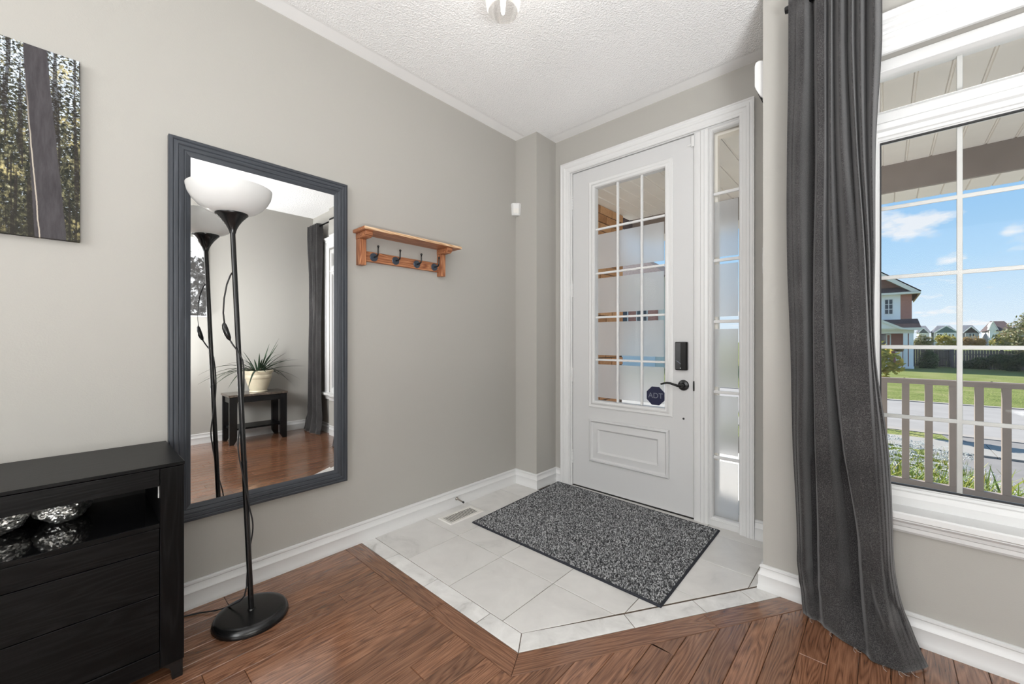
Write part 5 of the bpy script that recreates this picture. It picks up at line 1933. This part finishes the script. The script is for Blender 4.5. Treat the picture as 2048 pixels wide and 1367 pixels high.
fe = thing('wooden_fence', 'weathered grey board fence across the far lawn', 'fence', (6.5, 45.6, G))
mb = MB()
x = 1.6
while x < 4.0:
    mb.box(x, x + 0.125, 46.9, 46.93 + rg.uniform(0, .012), G, G + 1.45)
    x += 0.145
x = 3.95
while x < 14:
    h_ = 1.36 + rg.uniform(-.02, .02)
    mb.box(x, x + 0.125, 45.6, 45.63 + rg.uniform(0, .012), G, G + h_)
    x += 0.145
mb.build('boards', 'fence', fe, kind='stuff')
MB().box(3.9, 14, 45.635, 45.68, G + 0.3, G + 0.4).build('fence_rail', 'fence', fe)
MB().box(3.9, 14, 45.635, 45.68, G + 1.0, G + 1.1).build('fence_rail', 'fence', fe)
for x in (3.80, 6.2, 8.6, 11.0):
    MB().box(x, x + 0.13, 45.63, 45.76, G, G + 1.45).build('fence_post', 'fence', fe)
ga = thing('iron_gate', 'black iron garden gate between shrub and board fence', 'gate', (3.32, 45.6, G))
mb = MB().box(2.95, 3.67, 45.58, 45.61, 0.27, 0.31).box(2.95, 3.67, 45.58, 45.61, -0.86, -0.82).box(2.95, 2.99, 45.58, 45.61, -0.98, 0.33).box(3.63, 3.67, 45.58, 45.61, -0.98, 0.33)
mb.build('gate_frame', 'black', ga)
mb = MB()
for k in range(9):
    mb.box(3.03 + k * 0.067, 3.045 + k * 0.067, 45.585, 45.605, -0.82, 0.27)
mb.build('bars', 'black', ga, kind='stuff')
MB().box(2.99, 3.63, 45.583, 45.607, -0.32, -0.29).build('middle_rail', 'black', ga)

# ------------------------------------------------------------------ the house across the lawn
ho = thing('neighbour_house', 'two-storey red brick and white house with gabled porch across the lawn', 'house', (-3.0, 46, G))
HY = 43.0
MB().box(-9.5, 1.534, HY + 0.02, HY + 9, G, 4.70).build('brick_walls', 'redbrick', ho)
MB().box(-4.6, 0.911, HY - 0.05, HY + 0.02, 2.50, 4.70).build('stucco_bay', 'bluewhite', ho)
# upper window with panes
MB().box(-0.06, 0.56, HY - 0.10, HY - 0.05, 3.02, 4.36).build('window_surround', 'bluewhite', ho)
wo = MB().box(-0.005, 0.508, HY - 0.115, HY - 0.10, 3.107, 4.298).build('window', 'white', ho)
pw = (0.508 + 0.005 - 0.05 * 3) / 2
for i in range(2):
    for j in range(3):
        x0 = -0.005 + 0.05 + i * (pw + 0.05)
        ph = (1.191 - 0.05 * 4) / 3
        z0 = 3.107 + 0.05 + j * (ph + 0.05)
        MB().box(x0, x0 + pw, HY - 0.125, HY - 0.115, z0, z0 + ph).build('pane', 'pane_dark', wo)
# main roof: hip behind, white-edged gable in front
mb = MB()
e0, e1, f0, f1 = -10.0, 1.98, HY - 0.45, HY + 9.4
mb.add([(e0, f0, 4.74), (e1, f0, 4.74), (e1, f1, 4.74), (e0, f1, 4.74), (-6.0, HY + 4.4, 7.6), (-2.4, HY + 4.4, 7.6)], [(0, 1, 5, 4), (1, 2, 5), (2, 3, 4, 5), (3, 0, 4), (3, 2, 1, 0)])
mb.build('main_roof', 'shingle', ho)
MB().box(e0, e1, f0 - 0.02, f0 + 0.05, 4.60, 4.75).box(e1 - 0.05, e1 + 0.02, f0 + 0.05, f1, 4.60, 4.75).box(e0, e1 - 0.06, f0 + 0.05, HY + 0.02, 4.60, 4.64).build('eave', 'cream', ho)
# gable: brick triangle with white rakes
gp = (-2.3, 8.1)
MB().prism([(-4.9, 5.18), (1.0, 5.18), (gp[0] + 0.35, 7.3), (gp[0] - 0.35, 7.3)], HY + 0.15, HY + 0.35, lambda a, b, c: (a, c, b)).build('gable_wall', 'copper', ho)
mb = MB()
for s in (1, -1):
    xe = gp[0] + s * (1.96 - gp[0])
    mb.prism([(xe, 4.74), (xe - s * 0.42, 4.74), (gp[0], 7.55), (gp[0], 7.95)], HY - 0.4, HY + 0.2, lambda a, b, c: (a, c, b))
mb.build('gable_rake', 'cream', ho)
MB().add([(gp[0], HY - 0.42, 8.02), (2.02, HY - 0.42, 4.80), (2.02, HY + 4, 4.80), (gp[0], HY + 4, 8.02), (gp[0] - 4.32, HY - 0.42, 4.80), (gp[0] - 4.32, HY + 4, 4.80)], [(0, 1, 2, 3), (0, 3, 5, 4)]).build('gable_roof', 'shingle', ho)
# porch roof with a small gable, beam, paired columns, deck
MB().add([(-5.5, HY - 0.55, 2.40), (1.915, HY - 0.55, 2.40), (1.84, HY + 0.02, 2.74), (-5.5, HY + 0.02, 2.74), (-5.5, HY - 0.55, 2.36), (1.915, HY - 0.55, 2.36), (1.84, HY + 0.02, 2.70), (-5.5, HY + 0.02, 2.70)], [(0, 1, 2, 3), (7, 6, 5, 4), (0, 4, 5, 1), (1, 5, 6, 2)]).build('roof_flashing', 'shingle', ho)
mb = MB().add([(-5.5, HY - 1.1, 2.02), (2.0, HY - 1.1, 2.02), (1.84, HY + 0.02, 2.72), (-5.5, HY + 0.02, 2.72)], [(0, 1, 2, 3)])
mb.add([(2.0, HY - 1.1, 2.02), (2.0, HY + 0.6, 2.02), (1.84, HY + 0.6, 2.72), (1.84, HY + 0.02, 2.72)], [(0, 1, 2, 3)])
mb.build('porch_roof', 'copper', ho)
MB().prism([(-2.9, 1.98), (0.95, 1.98), (-0.95, 2.92)], HY - 1.35, HY - 1.2, lambda a, b, c: (a, c, b)).build('porch_gable', 'paleh', ho)
mb = MB()
for s in (1, -1):
    xe = -0.95 + s * 2.2
    mb.prism([(xe, 1.90), (xe - s * 0.35, 1.90), (-0.95, 2.95), (-0.95, 3.12)], HY - 1.45, HY - 1.18, lambda a, b, c: (a, c, b))
mb.build('porch_rake', 'cream', ho)
MB().box(-5.5, 2.03, HY - 1.25, HY - 1.05, 1.86, 2.04).box(-5.5, 1.62, HY - 1.05, HY - 0.8, 1.62, 1.86).build('porch_beam', 'cream', ho)
for x0, x1 in ((1.04, 1.28), (1.345, 1.585)):
    MB().box(x0, x1, HY - 1.05, HY - 0.80, G + 0.03, 1.62).box(x0 - 0.03, x1 + 0.03, HY - 1.08, HY - 0.77, G - 0.02, G + 0.16).build('porch_post', 'bluewhite', ho)
MB().box(-5.5, 1.62, HY - 1.2, HY + 0.02, G - 0.3, G + 0.0).build('deck', 'concrete', ho)
dr = MB().box(-0.45, 0.10, HY - 0.02, HY + 0.02, G, 1.60).build('front_door', 'pane_dark', ho)
MB().box(0.10, 0.38, HY - 0.03, HY + 0.02, G, 1.60).box(-0.55, -0.45, HY - 0.03, HY + 0.02, G, 1.60).build('door_casing', 'bluewhite', ho)
MB().box(0.17, 0.31, HY - 0.035, HY - 0.03, -0.3, 1.50).build('sidelight', 'redbrick', ho)
for x, nm in ((-0.1, 'left'), (0.75, 'right')):
    pass
for i, x in enumerate((0.02, 0.80)):
    t = thing('planter', ['orange flowers in a planter by the opposite house door', 'orange flowers in a planter next to the white columns of the opposite house'][i], 'planter', (x, HY - 1.3, G), 'planters on the opposite porch')
    MB().lathe([(0.14, 0), (0.19, 0.9), (0.20, 1.25), (0.17, 1.25), (0, 1.2)], (x, HY - 1.32, G), n=12).build('urn', 'concrete', t)
    foliage(240, 0.06, blob((x, HY - 1.32, G + 1.45), (0.27, 0.25, 0.2), 4, 90 + i), 91 + i).build('flowers', 'fol_amber', t, fix=False)

hb = thing('neighbour_house', 'beige two-storey house over the road, seen through the front door glass', 'house', (-17, 34, G))
MB().box(-24, -12.2, 30, 39, G, 5.9).build('walls', 'cream', hb)
MB().add([(-24.5, 29.4, 5.9), (-11.7, 29.4, 5.9), (-11.7, 39.5, 5.9), (-24.5, 39.5, 5.9), (-20, 34.5, 8.6), (-16, 34.5, 8.6)], [(0, 1, 5, 4), (1, 2, 5), (2, 3, 4, 5), (3, 0, 4), (3, 2, 1, 0)]).build('roof', 'shingle', hb)
MB().box(-16.6, -12.6, 29.8, 30.0, 1.9, 4.2).build('brick_band', 'redbrick', hb)
for x in (-15.8, -14.2):
    f = MB().box(x, x + 0.9, 29.7, 29.8, 2.3, 3.8).build('window', 'white', hb)
    MB().box(x + 0.08, x + 0.82, 29.66, 29.7, 2.4, 3.7).build('pane', 'pane_dark', f)
MB().box(-16.4, -12.8, 29.9, 30.0, G, 1.4).build('garage_door', 'bluewhite', hb)

# ------------------------------------------------------------------ houses far behind
K = 1.64
FYH = 180.0


def fz(z):
    return 1.11 + (z - 1.11) * K


def far_house(label, x0, x1, eave, ridge, wallm, roofm, gable=None, wins=(), seed=0, group='houses far beyond the fence'):
    x0, x1, eave, ridge = x0 * K, x1 * K, fz(eave), fz(ridge)
    t = thing('far_house', label, 'house', ((x0 + x1) / 2, FYH + 5, -3), group)
    MB().box(x0, x1, FYH, FYH + 10, -4, eave).build('walls', wallm, t)
    w_ = x1 - x0
    MB().add([(x0 - .4, FYH - .4, eave), (x1 + .4, FYH - .4, eave), (x1 + .4, FYH + 10.4, eave), (x0 - .4, FYH + 10.4, eave), (x0 + w_ * .22, FYH + 5, ridge), (x1 - w_ * .22, FYH + 5, ridge)],
             [(0, 1, 5, 4), (1, 2, 5), (2, 3, 4, 5), (3, 0, 4), (3, 2, 1, 0)]).build('roof', roofm, t)
    if gable:
        ga0, ga1, gz0, gz1, gm = gable
        ga0, ga1, gz0, gz1 = ga0 * K, ga1 * K, fz(gz0), fz(gz1)
        MB().box(ga0, ga1, FYH - 1.4, FYH, -4, gz0).build('bay', wallm, t)
        MB().prism([(ga0 - .3, gz0), (ga1 + .3, gz0), ((ga0 + ga1) / 2, gz1)], FYH - 1.5, FYH + 4, lambda a, b, c: (a, c, b)).build('bay_roof', gm, t)
        mb = MB()
        for s, xe in ((1, ga1 + .45), (-1, ga0 - .45)):
            mb.prism([(xe, gz0 - .12), (xe, gz0 + .18), ((ga0 + ga1) / 2, gz1 + .3), ((ga0 + ga1) / 2, gz1)], FYH - 1.7, FYH - 1.45, lambda a, b, c: (a, c, b))
        mb.build('bay_rake', 'paleh', t)
    for wx, wz in wins:
        f = MB().box((wx - .13) * K, (wx + .13) * K, FYH - 1.5, FYH - 1.38, fz(wz - .33), fz(wz + .33)).build('window', 'white', t)
        MB().box((wx - .09) * K, (wx + .09) * K, FYH - 1.56, FYH - 1.5, fz(wz - .27), fz(wz + .27)).build('pane', 'pane_dark', f)


far_house('pale house with grey roof farthest from the muntin, beside the opposite house', 4.85, 6.25, 2.55, 3.93, 'paleh', 'greyshingle', (5.0, 5.9, 2.45, 3.3, 'greyshingle'), (), 1)
far_house('pale house with teal gable roof left of the window muntin', 6.85, 9.75, 2.55, 3.9, 'paleh', 'greyshingle', (7.15, 9.65, 2.50, 3.65, 'teal'), ((7.35, 2.0), (7.7, 2.0), (8.35, 1.95), (8.8, 1.95), (9.25, 1.95)), 2)
far_house('grey house with dark gable right of the window muntin', 10.4, 12.45, 2.35, 3.9, 'greyh', 'greyshingle', (10.75, 12.1, 2.45, 3.45, 'shingle'), ((11.3, 2.05), (11.7, 2.05)), 3)
far_house('white house with steep dark roof half hidden by the broad tree', 13.5, 16.4, 2.7, 4.55, 'paleh', 'shingle', (13.6, 14.3, 2.9, 4.3, 'paleh'), (), 4)
far_house('wide house with plain grey roof peeking above the broad tree', 17.0, 24, 3.3, 5.4, 'greyh', 'greyshingle', None, (), 5)
